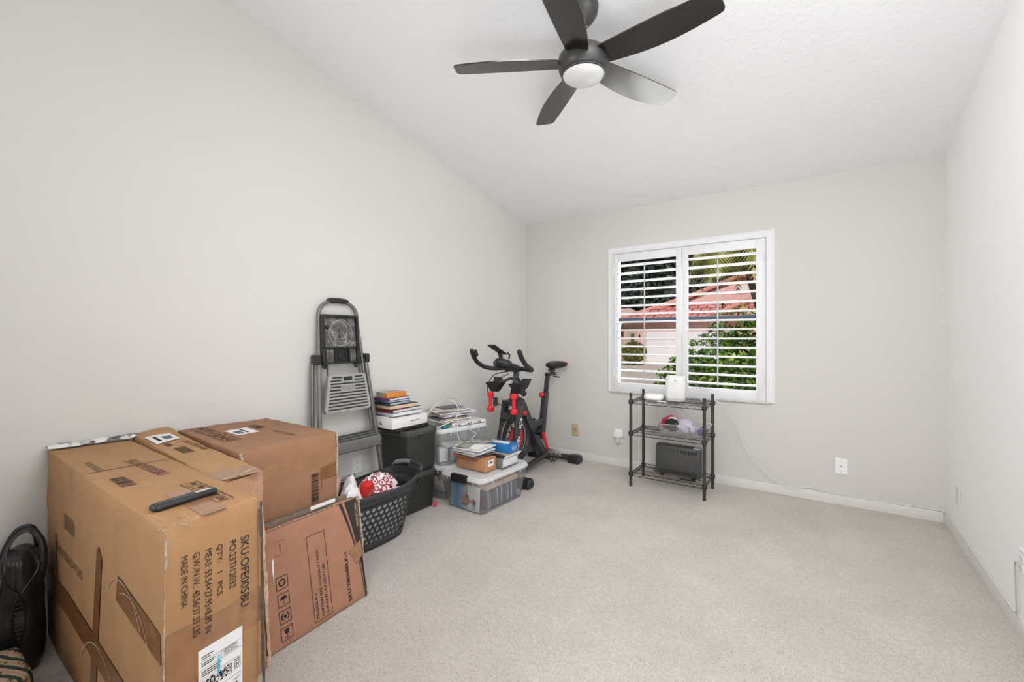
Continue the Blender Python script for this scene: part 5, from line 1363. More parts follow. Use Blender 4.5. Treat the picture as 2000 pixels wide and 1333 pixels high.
    mb = MB(); mb.box(B(-2.17, 2.985, 1.022), (.10, .11, .030), .008, rot=Matrix.Rotation(R(-14), 3, 'X')); mb.build('console', simple('console_teal_black', S(40, 54, 62), .25, var=.05), t)
    mb = MB(); mb.tube([B(-2.17, 2.95, 1.03), B(-2.17, 2.945, 1.075), B(-2.17, 2.93, 1.10)], .018, 8); mb.build('tablet_stem', RB, t)
    MB().box(B(-2.185, 2.918, 1.122), (.080, .190, .012), .005, rot=Matrix.Rotation(R(-25), 3, 'X')).build('tablet_holder', RB, t)
    mb = MB(); mb.tube([B(-2.14, 3.02, 1.04), B(-2.135, 3.025, 1.075), B(-2.14, 3.00, 1.095)], .008, 8); mb.build('tablet_hook', RB, t)
    mb = MB(); mb.tube([B(-2.20, 3.10, .91), B(-2.24, 3.07, .885)], .006, 8); mb.ball(B(-2.245, 3.066, .882), .010, 6); mb.build('bar_lever', M['steel'], t)
    MB().tube([B(-2.17, 3.125, .73), B(-2.17, 3.085, .73)], .010, 8).build('tension_stem', RB, t)
    k = MB(); k.ball(B(-2.105, 3.195, .735), .026, 10); k.build('post_knob', RB, t)
    k = MB(); k.ball(B(-2.095, 3.19, .565), .022, 8); k.build('tension_knob', M['red'], t)
    # dumbbell cradles on arms either side
    for sx in (-1, 1):
        x = -2.17 + .122 * sx; y = 3.03
        MB().tube([B(-2.17 + .02 * sx, 3.15, .865), B(-2.17 + .05 * sx, 3.14, .862), B(x, y + .04, .815)], .013, 8).build('cradle_arm', FR, t)
        mb = MB(); mb.loft([[tuple(B(x + a * k, y + b * k, z)) for a, b in ((-.070, -.050), (.070, -.050), (.078, .050), (-.078, .050))] for z, k in ((.758, .42), (.835, 1.0))], 0, True, False)
        mb.loft([[tuple(B(x + a * k, y + b * k, z)) for a, b in ((-.065, -.045), (.065, -.045), (.073, .045), (-.073, .045))] for z, k in ((.768, .40), (.836, 1.0))], 0, True, False)
        mb.build('dumbbell_cradle', RB, t)
        mb = MB(); mb.hexa([B(x - .058, y + .040, .80), B(x + .058, y + .040, .80), B(x + .058, y + .048, .80), B(x - .058, y + .048, .80)], [B(x - .045 + .03 * sx, y + .085, .875), B(x + .045 + .03 * sx, y + .085, .875), B(x + .045 + .03 * sx, y + .091, .875), B(x - .045 + .03 * sx, y + .091, .875)]); mb.build('cradle_back', FR, t)
    # brake cable and power lead
    MB().tube(catmull([B(-2.19, 3.09, .93), B(-2.30, 3.03, .90), B(-2.345, 2.99, .80), B(-2.335, 3.01, .72), B(-2.295, 3.034, .695)], 6), .004, 6).build('console_cable', RB, t)
    MB().tube(catmull([B(-2.278, 3.04, .655), B(-2.22, 3.06, .635), B(-2.15, 3.10, .64), B(-2.12, 3.13, .66)], 6), .004, 6).build('console_cable', RB, t)
    MB().box(B(-2.292, 3.034, .668), (.032, .030, .075), .005).build('cable_box', M['dgrey'], t)
    # dumbbells: things of their own, hung in the cradles
    RD = simple('red_vinyl', S(214, 26, 44), .38, var=.04)
    for sx, lab in ((1, 'red dumbbell hanging upright under the right cradle of the bike handlebar'), (-1, 'red dumbbell hanging upright under the left cradle of the bike handlebar')):
        x = -2.17 + .122 * sx; y = 2.965 if sx == 1 else 2.970
        d = thing('dumbbell', lab, 'dumbbell', (x, y - .004, .592), 0, 'dumbbells on the bike')
        hexp = lambda r, z, s_=6: [(r * math.cos(2 * PI * i / s_ + .5), r * math.sin(2 * PI * i / s_ + .5), z) for i in range(s_)]
        for z0 in (0, .125):
            MB().loft([hexp(.024, z0), hexp(.030, z0 + .008), hexp(.030, z0 + .034), hexp(.024, z0 + .044)]).build('weight_head', RD, d, 25)
        MB().cyl((0, 0, .035), (0, 0, .135), .0155, n=12).build('grip_bar', RD, d)
bike()

# ================================================================== WIRE SHELF
def shelf():
    x0, x1, y0, y1 = -1.270, -.704, 3.532, 3.846
    o = V(((x0 + x1) / 2, (y0 + y1) / 2, 0))
    t = thing('wire_shelf', 'black three-tier wire shelving unit standing below the window', 'shelf', o)
    BK = simple('black_wire_coating', S(52, 50, 48), .42, var=.08)
    ps = None
    zs = (.112, .445, .705)
    for x in (x0, x1):
        for y in (y0, y1):
            if ps is None:
                mb = MB(); mb.cyl((0, 0, .012), (0, 0, .760), .0115, n=16); 
                for k in range(28): mb.lathe([(.0116, .02 + k * .0262), (.0121, .021 + k * .0262), (.0116, .022 + k * .0262)], (0, 0, 0), 14)
                ps = mb.build('post', BK, t, 30)
                MB().lathe([(.009, .0), (.0125, .0), (.0125, .010), (.009, .014)], (0, 0, 0), 16).build('foot', M['blk'], ps); MB().lathe([(.0125, .756), (.0125, .764), (.004, .768), (0, .768)], (0, 0, 0), 16).build('post_cap', M['blk'], ps)
                for z in zs: MB().lathe([(.0125, z - .032), (.0185, z - .026), (.0195, z - .004), (.0165, z + .004), (.0125, z + .006)], (0, 0, 0), 16).build('collar', M['blk'], ps)
                ps.location = V((x, y, 0)) - o
            else:
                c = copy_tree(ps, t); c.location = V((x, y, 0)) - o
    for z in zs:
        mb = MB(); r = .0028
        def bar(a, b, rr=r): mb.tube([V(a) - o, V(b) - o], rr, 6)
        for yy in (y0, y1): bar((x0, yy, z), (x1, yy, z)); bar((x0, yy, z - .026), (x1, yy, z - .026))
        for xx in (x0, x1): bar((xx, y0, z), (xx, y1, z)); bar((xx, y0, z - .026), (xx, y1, z - .026))
        for yy in (y0, y1):
            n = 20; mb.tube([V((x0 + .02 + (x1 - x0 - .04) * i / n, yy, z - (.002 if i % 2 else .024))) - o for i in range(n + 1)], .0018, 5)
        for xx in (x0, x1):
            n = 10; mb.tube([V((xx, y0 + .02 + (y1 - y0 - .04) * i / n, z - (.002 if i % 2 else .024))) - o for i in range(n + 1)], .0018, 5)
        for i in range(1, 44): xx = x0 + (x1 - x0) * i / 44; bar((xx, y0, z + .0032), (xx, y1, z + .0032), .0016)
        for f in (.33, .67): yy = y0 + (y1 - y0) * f; bar((x0, yy, z - .001), (x1, yy, z - .001), .0022)
        mb.build('wire_tier', BK, t, 60)
    return zs
ZS = shelf()

def on_shelf():
    z = ZS[2] + .0052; W = M['white']
    t = thing('router', 'tall rounded white router standing on the top shelf in front of the window', 'router', (-.943, 3.655, z), R(8))
    mb = MB()
    def rr(w, d, zz, r=.03): return rrect(w, d, min(r, d * .48), zz, 0, 0, 6)
    mb.loft([rr(.120, .060, 0), rr(.142, .072, .006), rr(.152, .078, .03), rr(.158, .078, .09), rr(.158, .074, .15), rr(.152, .066, .190), rr(.140, .054, .203), rr(.120, .036, .208)]); mb.build('router_body', simple('router_white', S(222, 222, 222), .35, var=.01), t, 60)
    F = Face((-.08, -.0392, 0), (1, 0, 0), (0, 0, 1)); mb = MB(); F.text(mb, 'orbi', .060, .032, .040, .012, off=.001); mb.build('maker_lettering', simple('faint_grey_print', S(196, 196, 198), .5), t)
    mb = MB(); F.disc(mb, .080, .163, .0035, .0008, 10); F.poly(mb, [(.0745, .168), (.0855, .168), (.083, .174), (.077, .174)], .0008); mb.build('front_emblem', simple('grey_print', S(150, 150, 152), .5), t)
    mb = MB(); mb.loft([rr(.1235, .062, -.0), rr(.144, .0735, .006), rr(.1535, .0792, .028)], 0, True, False); mb.build('base_band', simple('router_base_white', S(208, 208, 210), .4, var=.01), t, 60)
    t = thing('mesh_puck', 'low rounded white wireless unit lying left on the top shelf', 'router', (-1.115, 3.640, z), R(6))
    mb = MB(); mb.loft([rrect(.13, .085, .036, 0), rrect(.150, .10, .042, .006), rrect(.156, .106, .044, .024), rrect(.152, .10, .042, .040), rrect(.128, .08, .036, .0465), rrect(.09, .05, .024, .048)]); mb.build('unit_body', simple('gloss_white', S(242, 242, 242), .22, var=.01), t, 60)
    mb = MB(); mb.tube([(-.05, -.02, .0470), (-.01, .01, .0486), (.03, 0.02, .0484), (.06, .03, .046)], .0008, 5); mb.build('top_groove', simple('grey_groove', S(186, 186, 188), .5), t)
    t = thing('white_card', 'small white card lying flat at the front edge of the top shelf', 'card', (-1.030, 3.565, z), R(5)); MB().box((0, 0, .0008), (.07, .04, .0014), .0003).build('card', M['paper'], t)
    # clear tray with plush doll and blue cloth
    z = ZS[1] + .0052
    c = (-.885, 3.690, z)
    t = thing('clear_tray', 'shallow clear plastic tray on the middle shelf holding a doll', 'tray', c)
    mb = MB(); mb.loft([rrect(.335, .20, .03, 0), rrect(.350, .215, .035, .004), rrect(.372, .235, .038, .078), rrect(.384, .246, .04, .082), rrect(.384, .246, .04, .079)], 0, True, False); mb.build('tray_shell', mat_clear('clear_tray_plastic', (.95, .95, .96, 1), .16, .2, .06), t, 40)
    MB().loft([rrect(.374, .237, .038, .080), rrect(.387, .249, .04, .083), rrect(.387, .249, .04, .079), rrect(.374, .237, .038, .078)], 0, False, False).build('tray_rim', mat_clear('milky_tray_rim', (.94, .94, .95, 1), .6, .3, .05), t)
    d = thing('rag_doll', 'soft doll with black hair and lilac dress lying in the clear tray', 'doll', (c[0], c[1] - .01, z + .006))
    LI = simple('lilac_knit', S(194, 184, 200), .9, var=.1, vscale=60, bump=.3); SKN = simple('doll_cream_felt', S(226, 208, 196), .9, var=.04); HR = simple('black_yarn', S(28, 26, 30), .85, var=.2, vscale=80, bump=.5)
    mb = MB(); mb.ball((-.095, .0, .072), (.050, .056, .048), 14); mb.build('head', SKN, d, 60)
    mb = MB(); mb.ball((-.088, -.028, .060), (.058, .046, .052), 14, rot=Matrix.Rotation(R(15), 3, 'Y'), lump=.08, ls=40); mb.build('hair', HR, d, 60)
    mb = MB(); mb.ball((-.150, .005, .066), (.026, .060, .050), 10, lump=.2, ls=30); mb.tube([(-.14, -.045, .05), (-.135, -.02, .10), (-.12, .02, .118), (-.10, .04, .118)], .013, 8); mb.build('red_ribbon', simple('dark_red_felt', S(160, 30, 58), .85, var=.15, vscale=40), d, 60)
    mb = MB(); mb.ball((.010, .0, .070), (.062, .052, .054), 14, lump=.12, ls=25); mb.build('dress', LI, d, 60)
    mb = MB(); mb.tube([(-.03, -.05, .062), (.0, -.06, .05), (.025, -.066, .035)], [.020, .022, .024], 10); mb.ball((.03, -.066, .034), .024, 8); mb.build('arm', LI, d, 60)
    mb = MB(); mb.tube([(-.02, .05, .08), (.02, .06, .085), (.05, .06, .07)], [.018, .018, .016], 10); mb.build('arm', LI, d, 60)
    for y in (-.025, .03):
        mb = MB(); mb.tube([(.035, y, .066), (.060, y * 1.3, .060), (.074, y * 1.5, .036)], [.026, .020, .018], 10); mb.ball((.072, y * 1.5, .032), .020, 8); mb.build('leg', LI, d, 60)
    mb = MB(); mb.tube([(-.058, -.035, .088), (-.050, -.05, .075), (-.046, -.055, .055)], .008, 6); mb.build('yellow_trim', simple('yellow_felt', S(206, 160, 50), .85), d, 60)
    tn = MB(); tn.ball((0, 0, .028), (.034, .064, .034), 16, lump=.5, ls=30); tn.v = [(p[0], p[1], max(.0, p[2])) for p in tn.v]
    o = tn.build('blue_cloth', simple('navy_blue_cloth', S(34, 60, 112), .7, var=.3, vscale=18), None, 30, (-.742, 3.690, z + .005)); tag(o, 'crumpled navy blue cloth at the right end of the clear tray', 'cloth')
    # panel heater on the bottom shelf
    z = ZS[0] + .0052
    t = thing('panel_heater', 'dark grey flat panel appliance with vent slots on the bottom shelf', 'heater', (-.917, 3.632, z), R(-1))
    G = simple('heater_dark_grey', S(64, 64, 64), .48, var=.05); G2 = simple('heater_light_edge', S(138, 138, 138), .4, var=.05)
    mb = MB(); mb.box((0, 0, .128), (.345, .075, .235), .012); mb.build('heater_body', G, t)
    F = Face((-.1725, -.0378, .0105), (1, 0, 0), (0, 0, 1))
    mb = MB()
    for i in range(5): F.rect(mb, .198 + i * .026, .178, .218 + i * .026, .208)
    mb.build('vent_grille', M['blk'], t); mb = MB()
    for i in range(6): F.rect(mb, .035 + i * .026, .182, .055 + i * .026, .210)
    mb.build('vent_grille', simple('shallow_vent', S(54, 55, 52), .5), t); mb = MB()
    for i in range(12): F.rect(mb, .032 + i * .0245, .014, .050 + i * .0245, .044)
    mb.build('vent_grille', M['blk'], t)
    mb = MB(); n = 30
    for i in range(n):
        p, q = 2 * PI * i / n, 2 * PI * (i + 1) / n; F.poly(mb, [(.168 + .040 * math.cos(p), .118 + .016 * math.sin(p)), (.168 + .043 * math.cos(p), .118 + .018 * math.sin(p)), (.168 + .043 * math.cos(q), .118 + .018 * math.sin(q)), (.168 + .040 * math.cos(q), .118 + .016 * math.sin(q))])
    mb.build('oval_emblem', simple('heater_emblem', S(92, 92, 92), .4), t)
    MB().box((-.01, -.006, .243), (.30, .066, .010), .004).build('top_grille', M['blk'], t)
    MB().box((.148, -.012, .244), (.052, .066, .014), .006).build('control_cap', G2, t)
    for x in (-.12, .12): MB().box((x, 0, .005), (.03, .11, .010), .003).build('foot', M['blk'], t)
    cord = catmull([(-1.102, 3.70, z + .03), (-1.13, 3.69, z + .008), (-1.10, 3.64, z + .006), (-1.06, 3.655, z + .005)], 6)
    o = MB().tube([V(p) - V(cord[0]) for p in cord], .004, 8).build('power_cord', M['blk'], None, 60, cord[0]); tag(o, 'short black power cord at the left end of the grey appliance', 'cord')
    pts = catmull([(-.80, 3.572, z + .004), (-.87, 3.570, z + .005), (-.885, 3.555, z + .005), (-.85, 3.545, z + .005), (-.79, 3.547, z + .005), (-.775, 3.56, z + .005)], 6)
    o = MB().tube([V(p) - V(pts[0]) for p in pts], .004, 8).build('power_cord', M['blk'], None, 60, pts[0]); tag(o, 'black power cord coiled in front of the grey appliance', 'cord')
on_shelf()

# ================================================================== OUTLETS, PLUG AND CABLES
def plate(name, label, cat, F, a, b, w, h, mat, kind):
    c = F.p(a, b, 0); t = thing(name, label, cat, c)
    G = Face((0, 0, 0), F.u, F.v)
    mb = MB(); secs = []
    for off, k in ((.0004, 1), (.003, 1), (.0055, .94)):
        secs.append([tuple(G.p(x * k, y * k, off)) for x, y in ((-w / 2, -h / 2), (w / 2, -h / 2), (w / 2, h / 2), (-w / 2, h / 2))])
    mb.loft(secs); mb.build('cover_plate', mat, t, 30)
    dk = M['blk']
    if kind == 'duplex':
        for y in (-.021, .021):
            mb = MB(); mb.prism([(x * .0165, y + q * .0145) for x, q in ((-1, -.6), (-.7, -1), (.7, -1), (1, -.6), (1, .6), (.7, 1), (-.7, 1), (-1, .6))], G.p(0, 0, .0056), G.u, G.v, .0016); so_ = mb.build('socket_face', mat, t, 30)
            mb = MB(); G.rect(mb, -.0078, y - .001, -.0054, y + .008, .0076); G.rect(mb, .0054, y - .0005, .0078, y + .007, .0076); G.disc(mb, 0, y - .008, .0028, .0076, 10); mb.build('socket_holes', dk, so_)
        mb = MB(); G.disc(mb, 0, 0, .003, .0060, 10); mb.build('screw', M['steel'], t)
    elif kind == 'coax':
        mb = MB(); mb.tube([G.p(0, 0, .005), G.p(0, 0, .016)], .005, 10); mb.build('coax_connector', M['steel'], t)
        for y in (-.042, .042):
            mb = MB(); G.disc(mb, 0, y, .003, .0060, 10); mb.build('screw', simple('screw_grey', S(170, 170, 170), .4), t)
    elif kind == 'phone':
        for x in (-.011, .011):
            mb = MB(); G.disc(mb, x, .004, .0052, .0060, 12); mb.build('jack_hole', dk, t)
        for y in (-.022, .027):
            mb = MB(); G.disc(mb, 0, y, .0028, .0060, 10); mb.build('screw', simple('brown_screw', S(104, 84, 60), .5), t)
        mb = MB(); G.rect(mb, -.020, .036, .020, .043, .0060); mb.build('label_strip', simple('pale_strip', S(216, 206, 180), .5), t)
    return t
FB = Face((0, D, 0), (1, 0, 0), (0, 0, 1)); FL_ = Face((XL, 0, 0), (0, 1, 0), (0, 0, 1)); FR_ = Face((XR, 0, 0), (0, -1, 0), (0, 0, 1))
plate('wall_outlet', 'beige wall plate with two round holes low on the back wall by the bike', 'wall outlet', FB, -2.028, .281, .072, .116, simple('beige_wall_plate', S(184, 168, 136), .5, var=.03), 'phone')
plate('coax_outlet', 'white coax plate low on the back wall right of the window', 'wall outlet', FB, .134, .281, .074, .116, M['white'], 'coax')
plate('wall_outlet', 'white double socket on the left wall behind the step ladder', 'wall outlet', FL_, 1.876, .345, .074, .118, M['white'], 'duplex')
plate('blank_plate', 'blank white plate low on the right wall near the back corner', 'wall outlet', FR_, -3.695, .275, .074, .116, simple('painted_plate', S(226, 224, 219), .6, var=.01), 'blank')
plate('wall_outlet', 'white socket low on the right wall at the edge of the photo', 'wall outlet', FR_, -2.665, .30, .074, .118, M['white'], 'duplex')
def plug():
    plate('wall_outlet', 'white socket on the back wall behind the white plug adapter', 'wall outlet', FB, -1.565, .290, .074, .118, M['white'], 'duplex')
    t = thing('outlet_adapter', 'white plug adapter in the socket left of the wire shelf', 'adapter', (-1.560, D - .0075, .265))
    MB().box((0, -.022, .034), (.084, .040, .042), .004).build('adapter_body', M['white'], t); MB().box((-.004, -.018, -.016), (.042, .032, .058), .006).build('lower_plug', simple('pale_grey_plug', S(204, 204, 204), .4, var=.02), t); MB().cyl((.042, -.022, .030), (.066, -.022, .030), .005).build('cable_neck', M['white'], t)
plug()
def cable(name, label, pts, r=.0026, mat=None, k=8):
    cu = catmull(pts, k); o = MB().tube([V(p) - V(pts[0]) for p in cu], r, 6).build(name, mat or M['cable'], None, 60, pts[0]); return tag(o, label, 'cable')
zb = .071; yb = D - .0075
cable('long_cable', 'long white cable from the top shelf along the back and right baseboards', [
    (-.79, 3.80, .714), (-.715, 3.872, .716), (-.660, 3.885, .690), (-.600, 3.92, .610), (-.54, 3.95, .49), (-.50, 3.965, .365), (-.44, 3.97, .26), (-.36, 3.98, .175), (-.26, 3.985, .100), (-.19, 3.985, .072), (-.14, 3.99, .070), (-.09, 4.005, .088), (-.05, 4.010, .090), (.05, 4.008, .078), (.13, yb - .004, zb + .004), (.30, yb, zb + .002), (.50, yb, zb + .004), (.64, yb, zb + .006), (.672, 4.008, zb + .006), (XR - .008, 3.95, zb + .006), (XR - .008, 3.72, zb + .004), (XR - .008, 3.50, zb + .010), (XR - .008, 3.30, zb + .004), (XR - .009, 3.05, zb + .004), (XR - .010, 2.86, zb + .003), (XR - .010, 2.735, zb + .002)], .0028)
cable('loop_cable', 'grey white cable looping up the right wall from the baseboard to the socket', [(XR - .012, 2.715, .076), (XR - .012, 2.698, .082), (XR - .012, 2.705, .15), (XR - .012, 2.712, .22), (XR - .012, 2.720, .27), (XR - .012, 2.706, .292), (XR - .012, 2.690, .287), (XR - .012, 2.676, .27)], .0030, M['cableg'])
zs2 = ZS[2]
cable('shelf_cable', 'thin grey cable hanging at the left below the top shelf', [(-1.115, 3.70, zs2 - .006), (-1.118, 3.74, zs2 - .06), (-1.12, 3.75, zs2 - .13), (-1.105, 3.76, zs2 - .20), (-1.09, 3.76, zs2 - .252)], .0018, M['cableg'])
cable('shelf_cable', 'white cable hanging from behind the router to the middle shelf', [(-1.04, 3.77, zs2 - .008), (-1.005, 3.79, zs2 - .05), (-.96, 3.815, zs2 - .12), (-.92, 3.826, zs2 - .165), (-.90, 3.830, zs2 - .24)], .0026)
cable('shelf_cable', 'white cable sagging to the right under the top shelf', [(-.955, 3.72, zs2 - .010), (-.945, 3.745, zs2 - .07), (-.90, 3.755, zs2 - .125), (-.84, 3.755, zs2 - .115), (-.78, 3.755, zs2 - .085), (-.735, 3.755, zs2 - .03)], .0026)
cable('shelf_cable', 'thin white cable running from the plug adapter to the shelf post', [(-1.492, D - .03, .295), (-1.44, D - .04, .292), (-1.37, D - .06, .28), (-1.30, D - .10, .262), (-1.255, 3.868, .27)], .0018)

# ================================================================== OUTDOORS BEYOND THE WINDOW
def leaf_mat(name, stops, scale=9, transl=.35, rough=.45):
    t = NT(name); f = t.noise(scale, 2, .6); col = t.ramp(f, stops)
    p = t.new('ShaderNodeBsdfPrincipled'); t.link(col, p.inputs['Base Color']); p.inputs['Roughness'].default_value = rough; p.inputs['Specular IOR Level'].default_value = .35
    tl = t.new('ShaderNodeBsdfTranslucent'); t.link(col, tl.inputs['Color']); mx = t.new('ShaderNodeMixShader'); mx.inputs[0].default_value = transl
    t.link(p.outputs[0], mx.inputs[1]); t.link(tl.outputs[0], mx.inputs[2]); t.link(mx.outputs[0], t.out.inputs['Surface']); return t.m
def leaves(mb, c, r, n, size, rng, inner=.35, zmin=None, out=.8, aspect=.55):
    for i in range(n):
        d = V((rng.gauss(0, 1), rng.gauss(0, 1), rng.gauss(0, 1))).normalized()
        k = 1 - inner * rng.random() ** 1.6
        k *= 1 + .14 * mnoise.noise(d * 3.1 + V(c) * .7)
        p = V(c) + V((d.x * r[0], d.y * r[1], d.z * r[2])) * k
        if zmin is not None and p.z < zmin: continue
        nrm = (d * out + V((rng.uniform(-1, 1), rng.uniform(-1, 1), rng.uniform(-.2, 1)))).normalized()
        a = nrm.orthogonal().normalized(); a = Matrix.Rotation(rng.uniform(0, 2 * PI), 3, nrm) @ a; b = nrm.cross(a)
        s = size * rng.uniform(.65, 1.3); w = s * aspect
        mb.add([p - a * s * .5, p + b * w * .5 - a * s * .05 + nrm * s * .06, p + a * s * .5 - nrm * s * .1, p - b * w * .5 - a * s * .05 + nrm * s * .06], [(0, 1, 2), (0, 2, 3)])

def outdoors():
    rng = random.Random(12); gz = -.25
    tg = NT('lawn_grass'); tg.pbr(tg.ramp(tg.noise(3, 5, .7), [(.35, S(88, 112, 58)), (.65, S(140, 160, 92))]), .9)
    struct(MB().box((0, 45, gz - .05), (120, 81.6, .1)).build('ground', tg.m))
    td = NT('pale_concrete'); td.pbr(td.ramp(td.noise(4, 4, .6), [(.35, S(206, 190, 182)), (.65, S(226, 212, 204))]), .9)
    struct(MB().box((-5.6, 16.6, gz + .004), (7.4, 18.6, .02)).build('driveway', td.m))
    struct(MB().box((-14.5, 9.6, gz + .006), (30, 3.2, .02)).build('street', td.m))
    tm = NT('dark_mulch'); tm.pbr(tm.ramp(tm.noise(14, 5, .7), [(.4, S(44, 44, 40)), (.7, S(84, 78, 66))]), .95)
    struct(MB().box((.2, 6.4, gz + .016), (5.4, 4.2, .02)).build('planting_bed', tm.m))

    pink = simple('pink_stucco', S(226, 184, 180), .85, var=.03, vscale=3); pinkd = simple('deep_pink_stucco', S(206, 164, 162), .85, var=.04)
    tt = NT('red_barrel_tile'); br = tt.new('ShaderNodeTexBrick'); br.offset = .5; br.inputs['Scale'].default_value = 1.0
    for a, b in (('Color1', S(214, 130, 126)), ('Color2', S(236, 172, 166)), ('Mortar', S(130, 58, 62))): br.inputs[a].default_value = b
    br.inputs['Mortar Size'].default_value = .05; br.inputs['Mortar Smooth'].default_value = .3; br.inputs['Brick Width'].default_value = .48; br.inputs['Row Height'].default_value = .40
    tt.link(tt.tc.outputs['Object'], br.inputs['Vector'])
    wv = tt.new('ShaderNodeTexWave'); wv.inputs['Scale'].default_value = 2.4; wv.bands_direction = 'X'; tt.link(tt.tc.outputs['Object'], wv.inputs['Vector'])
    tt.pbr(tt.mix(.35, br.outputs['Color'], tt.ramp(wv.outputs['Fac'], [(0, (.5, .45, .45, 1)), (.6, (1, 1, 1, 1))]), 'MULTIPLY'), .7)
    fascia = simple('white_fascia', S(236, 232, 228), .6)
    h = thing('house', 'pink stucco house with red tile roof and white garage door across the driveway', 'house', (-5, 26, gz)); o = V((-5, 26, gz))
    def part(nm, m, f, par=h, ang=30):
        mb = MB(); f(mb); mb.v = [tuple(V(p) - o) for p in mb.v]; return mb.build(nm, m, par, ang)
    part('wall', pink, lambda b: b.box((-.6, 30, .98), (18.4, 8, 2.46)))
    part('wall', pinkd, lambda b: b.box((-10.8, 29, .98), (2.2, 5, 2.46)))
    gd = part('garage_door', simple('white_garage_door', S(232, 226, 234), .5, var=.01), lambda b: b.box((-6.3, 25.985, .63), (4.2, .05, 1.76)))
    part('panel_grooves', simple('door_groove', S(186, 180, 188), .6), lambda b: [b.box((-6.3, 25.955, gz + .44 * k), (4.2, .02, .02)) for k in (1, 2, 3)], gd)
    part('fascia_board', fascia, lambda b: b.box((-1.0, 25.46, 2.17), (18.6, .06, .17)))
    # roofs: front hip slope, left hip slope, main gable
    def rf(b):
        e = .16
        pts = [(-9.95, 25.45, 2.24), (8.2, 25.45, 2.24), (8.2, 28.2, 3.50), (-7.15, 28.2, 3.50), (-9.95, 31.0, 2.24)]
        b.add(pts + [(p[0], p[1], p[2] - e) for p in pts], [(0, 1, 2, 3), (0, 3, 4), (5, 6, 1, 0), (5, 0, 4, 9), (6, 7, 2, 1)])
    part('roof', tt.m, rf)
    part('ridge_tiles', simple('salmon_ridge_tile', S(230, 158, 150), .7, var=.08), lambda b: [b.tube([(-9.95, 25.45, 2.26), (-7.15, 28.2, 3.52)], .11, 8)])
    part('eave_tiles', simple('salmon_tile_ends', S(226, 146, 142), .7, var=.15, vscale=6), lambda b: [b.tube([(x, 25.38, 2.27), (x, 25.8, 2.45)], .085, 8) for x in [-9.7 + .34 * i for i in range(53)]])
    apex = (-3.46, 27.2, 4.48)
    part('gable_wall', pink, lambda b: b.prism([(-9.4, 2.2), (2.5, 2.2), (apex[0], apex[2])], (0, 27.3, 0), (1, 0, 0), (0, 0, 1), -1.0))
    part('gable_roof', tt.m, lambda b: [b.hexa([(-9.7, 27.1, 2.18), (apex[0], 27.1, 4.52), (apex[0], 34, 4.52), (-9.7, 34, 2.18)], [(-9.7, 27.1, 2.34), (apex[0], 27.1, 4.70), (apex[0], 34, 4.70), (-9.7, 34, 2.34)]),
                                          b.hexa([(apex[0], 27.1, 4.52), (2.8, 27.1, 2.18), (2.8, 34, 2.18), (apex[0], 34, 4.52)], [(apex[0], 27.1, 4.70), (2.8, 27.1, 2.34), (2.8, 34, 2.34), (apex[0], 34, 4.70)])])
    part('rake_tiles', simple('salmon_ridge_tile', S(230, 158, 150), .7), lambda b: [b.tube([(-9.7, 27.1, 2.28), (apex[0], 27.1, 4.64)], .12, 8), b.tube([(apex[0], 27.1, 4.64), (2.8, 27.1, 2.28)], .12, 8)])
    part('round_vent', fascia, lambda b: (b.lathe([(.19, 0), (.25, 0), (.25, .05), (.19, .05)], (0, 0, 0), 28, 0, 'y'), setattr(b, 'v', [(p[0] - 3.42, p[1] + 27.24, p[2] + 3.86) for p in b.v])))
    part('porch_gable', pink, lambda b: b.prism([(-3.9, 2.1), (1.2, 2.1), (-.9, 3.45)], (0, 25.6, 0), (1, 0, 0), (0, 0, 1), -.6))
    part('porch_rake', simple('salmon_ridge_tile', S(230, 158, 150), .7), lambda b: [b.tube([(-4.5, 25.4, 2.45), (-.9, 25.4, 3.95)], .13, 8), b.tube([(-.9, 25.4, 3.95), (2.0, 25.4, 2.5)], .13, 8)])
    fd = part('entry_door', simple('beige_door', S(196, 170, 158), .6), lambda b: b.box((-9.35, 25.97, .72), (.80, .06, 1.95)))
    part('door_pane', simple('dark_door_glass', S(92, 92, 92), .2), lambda b: b.box((-9.22, 25.93, .80), (.22, .03, 1.2)), fd)
    part('wall_lamp', M['blk'], lambda b: (b.box((-8.80, 25.93, 1.22), (.10, .10, .2), .02), b.cyl((-8.80, 25.93, 1.32), (-8.80, 25.93, 1.40), .02)))
    h2 = thing('house', 'distant house with pale pink roof seen behind the tiled roof at the left', 'house', (-14.4, 36.6, gz)); 
    MB().box((0, 0, 1.2), (6, 4.4, 2.4)).build('wall', pink, h2)
    mb = MB(); mb.add([(-3.6, -2.8, 2.4), (3.6, -2.8, 2.4), (3.6, 2.8, 2.4), (-3.6, 2.8, 2.4), (-1.2, 0, 3.9), (1.2, 0, 3.9)], [(0, 1, 5, 4), (1, 2, 5), (2, 3, 4, 5), (3, 0, 4)]); mb.build('roof', simple('pale_pink_tile', S(224, 186, 180), .8, var=.12, vscale=5), h2, 20)

    # shrubs
    G1 = leaf_mat('glossy_shrub_leaf', [(.30, S(24, 52, 24)), (.5, S(64, 108, 36)), (.68, S(150, 182, 72))], 6)
    b = thing('flowering_bush', 'big leafy green bush close outside the window', 'bush', (-.2, 7.0, gz)); bo = V((-.2, 7.0, gz))
    mb = MB()
    for c, r, n in (((-.35, 6.9, .55), (1.05, .95, .98), 2600), ((-1.05, 6.75, .50), (.75, .75, .86), 2000), ((-1.50, 6.65, .34), (.50, .55, .70), 1200), ((-1.80, 6.55, .10), (.40, .45, .50), 700), ((.6, 7.0, .65), (1.1, .9, 1.0), 1400), ((-.70, 7.1, .85), (.7, .7, .66), 900)):
        leaves(mb, c, r, int(n * 1.9), .078, rng, .40, gz + .03)
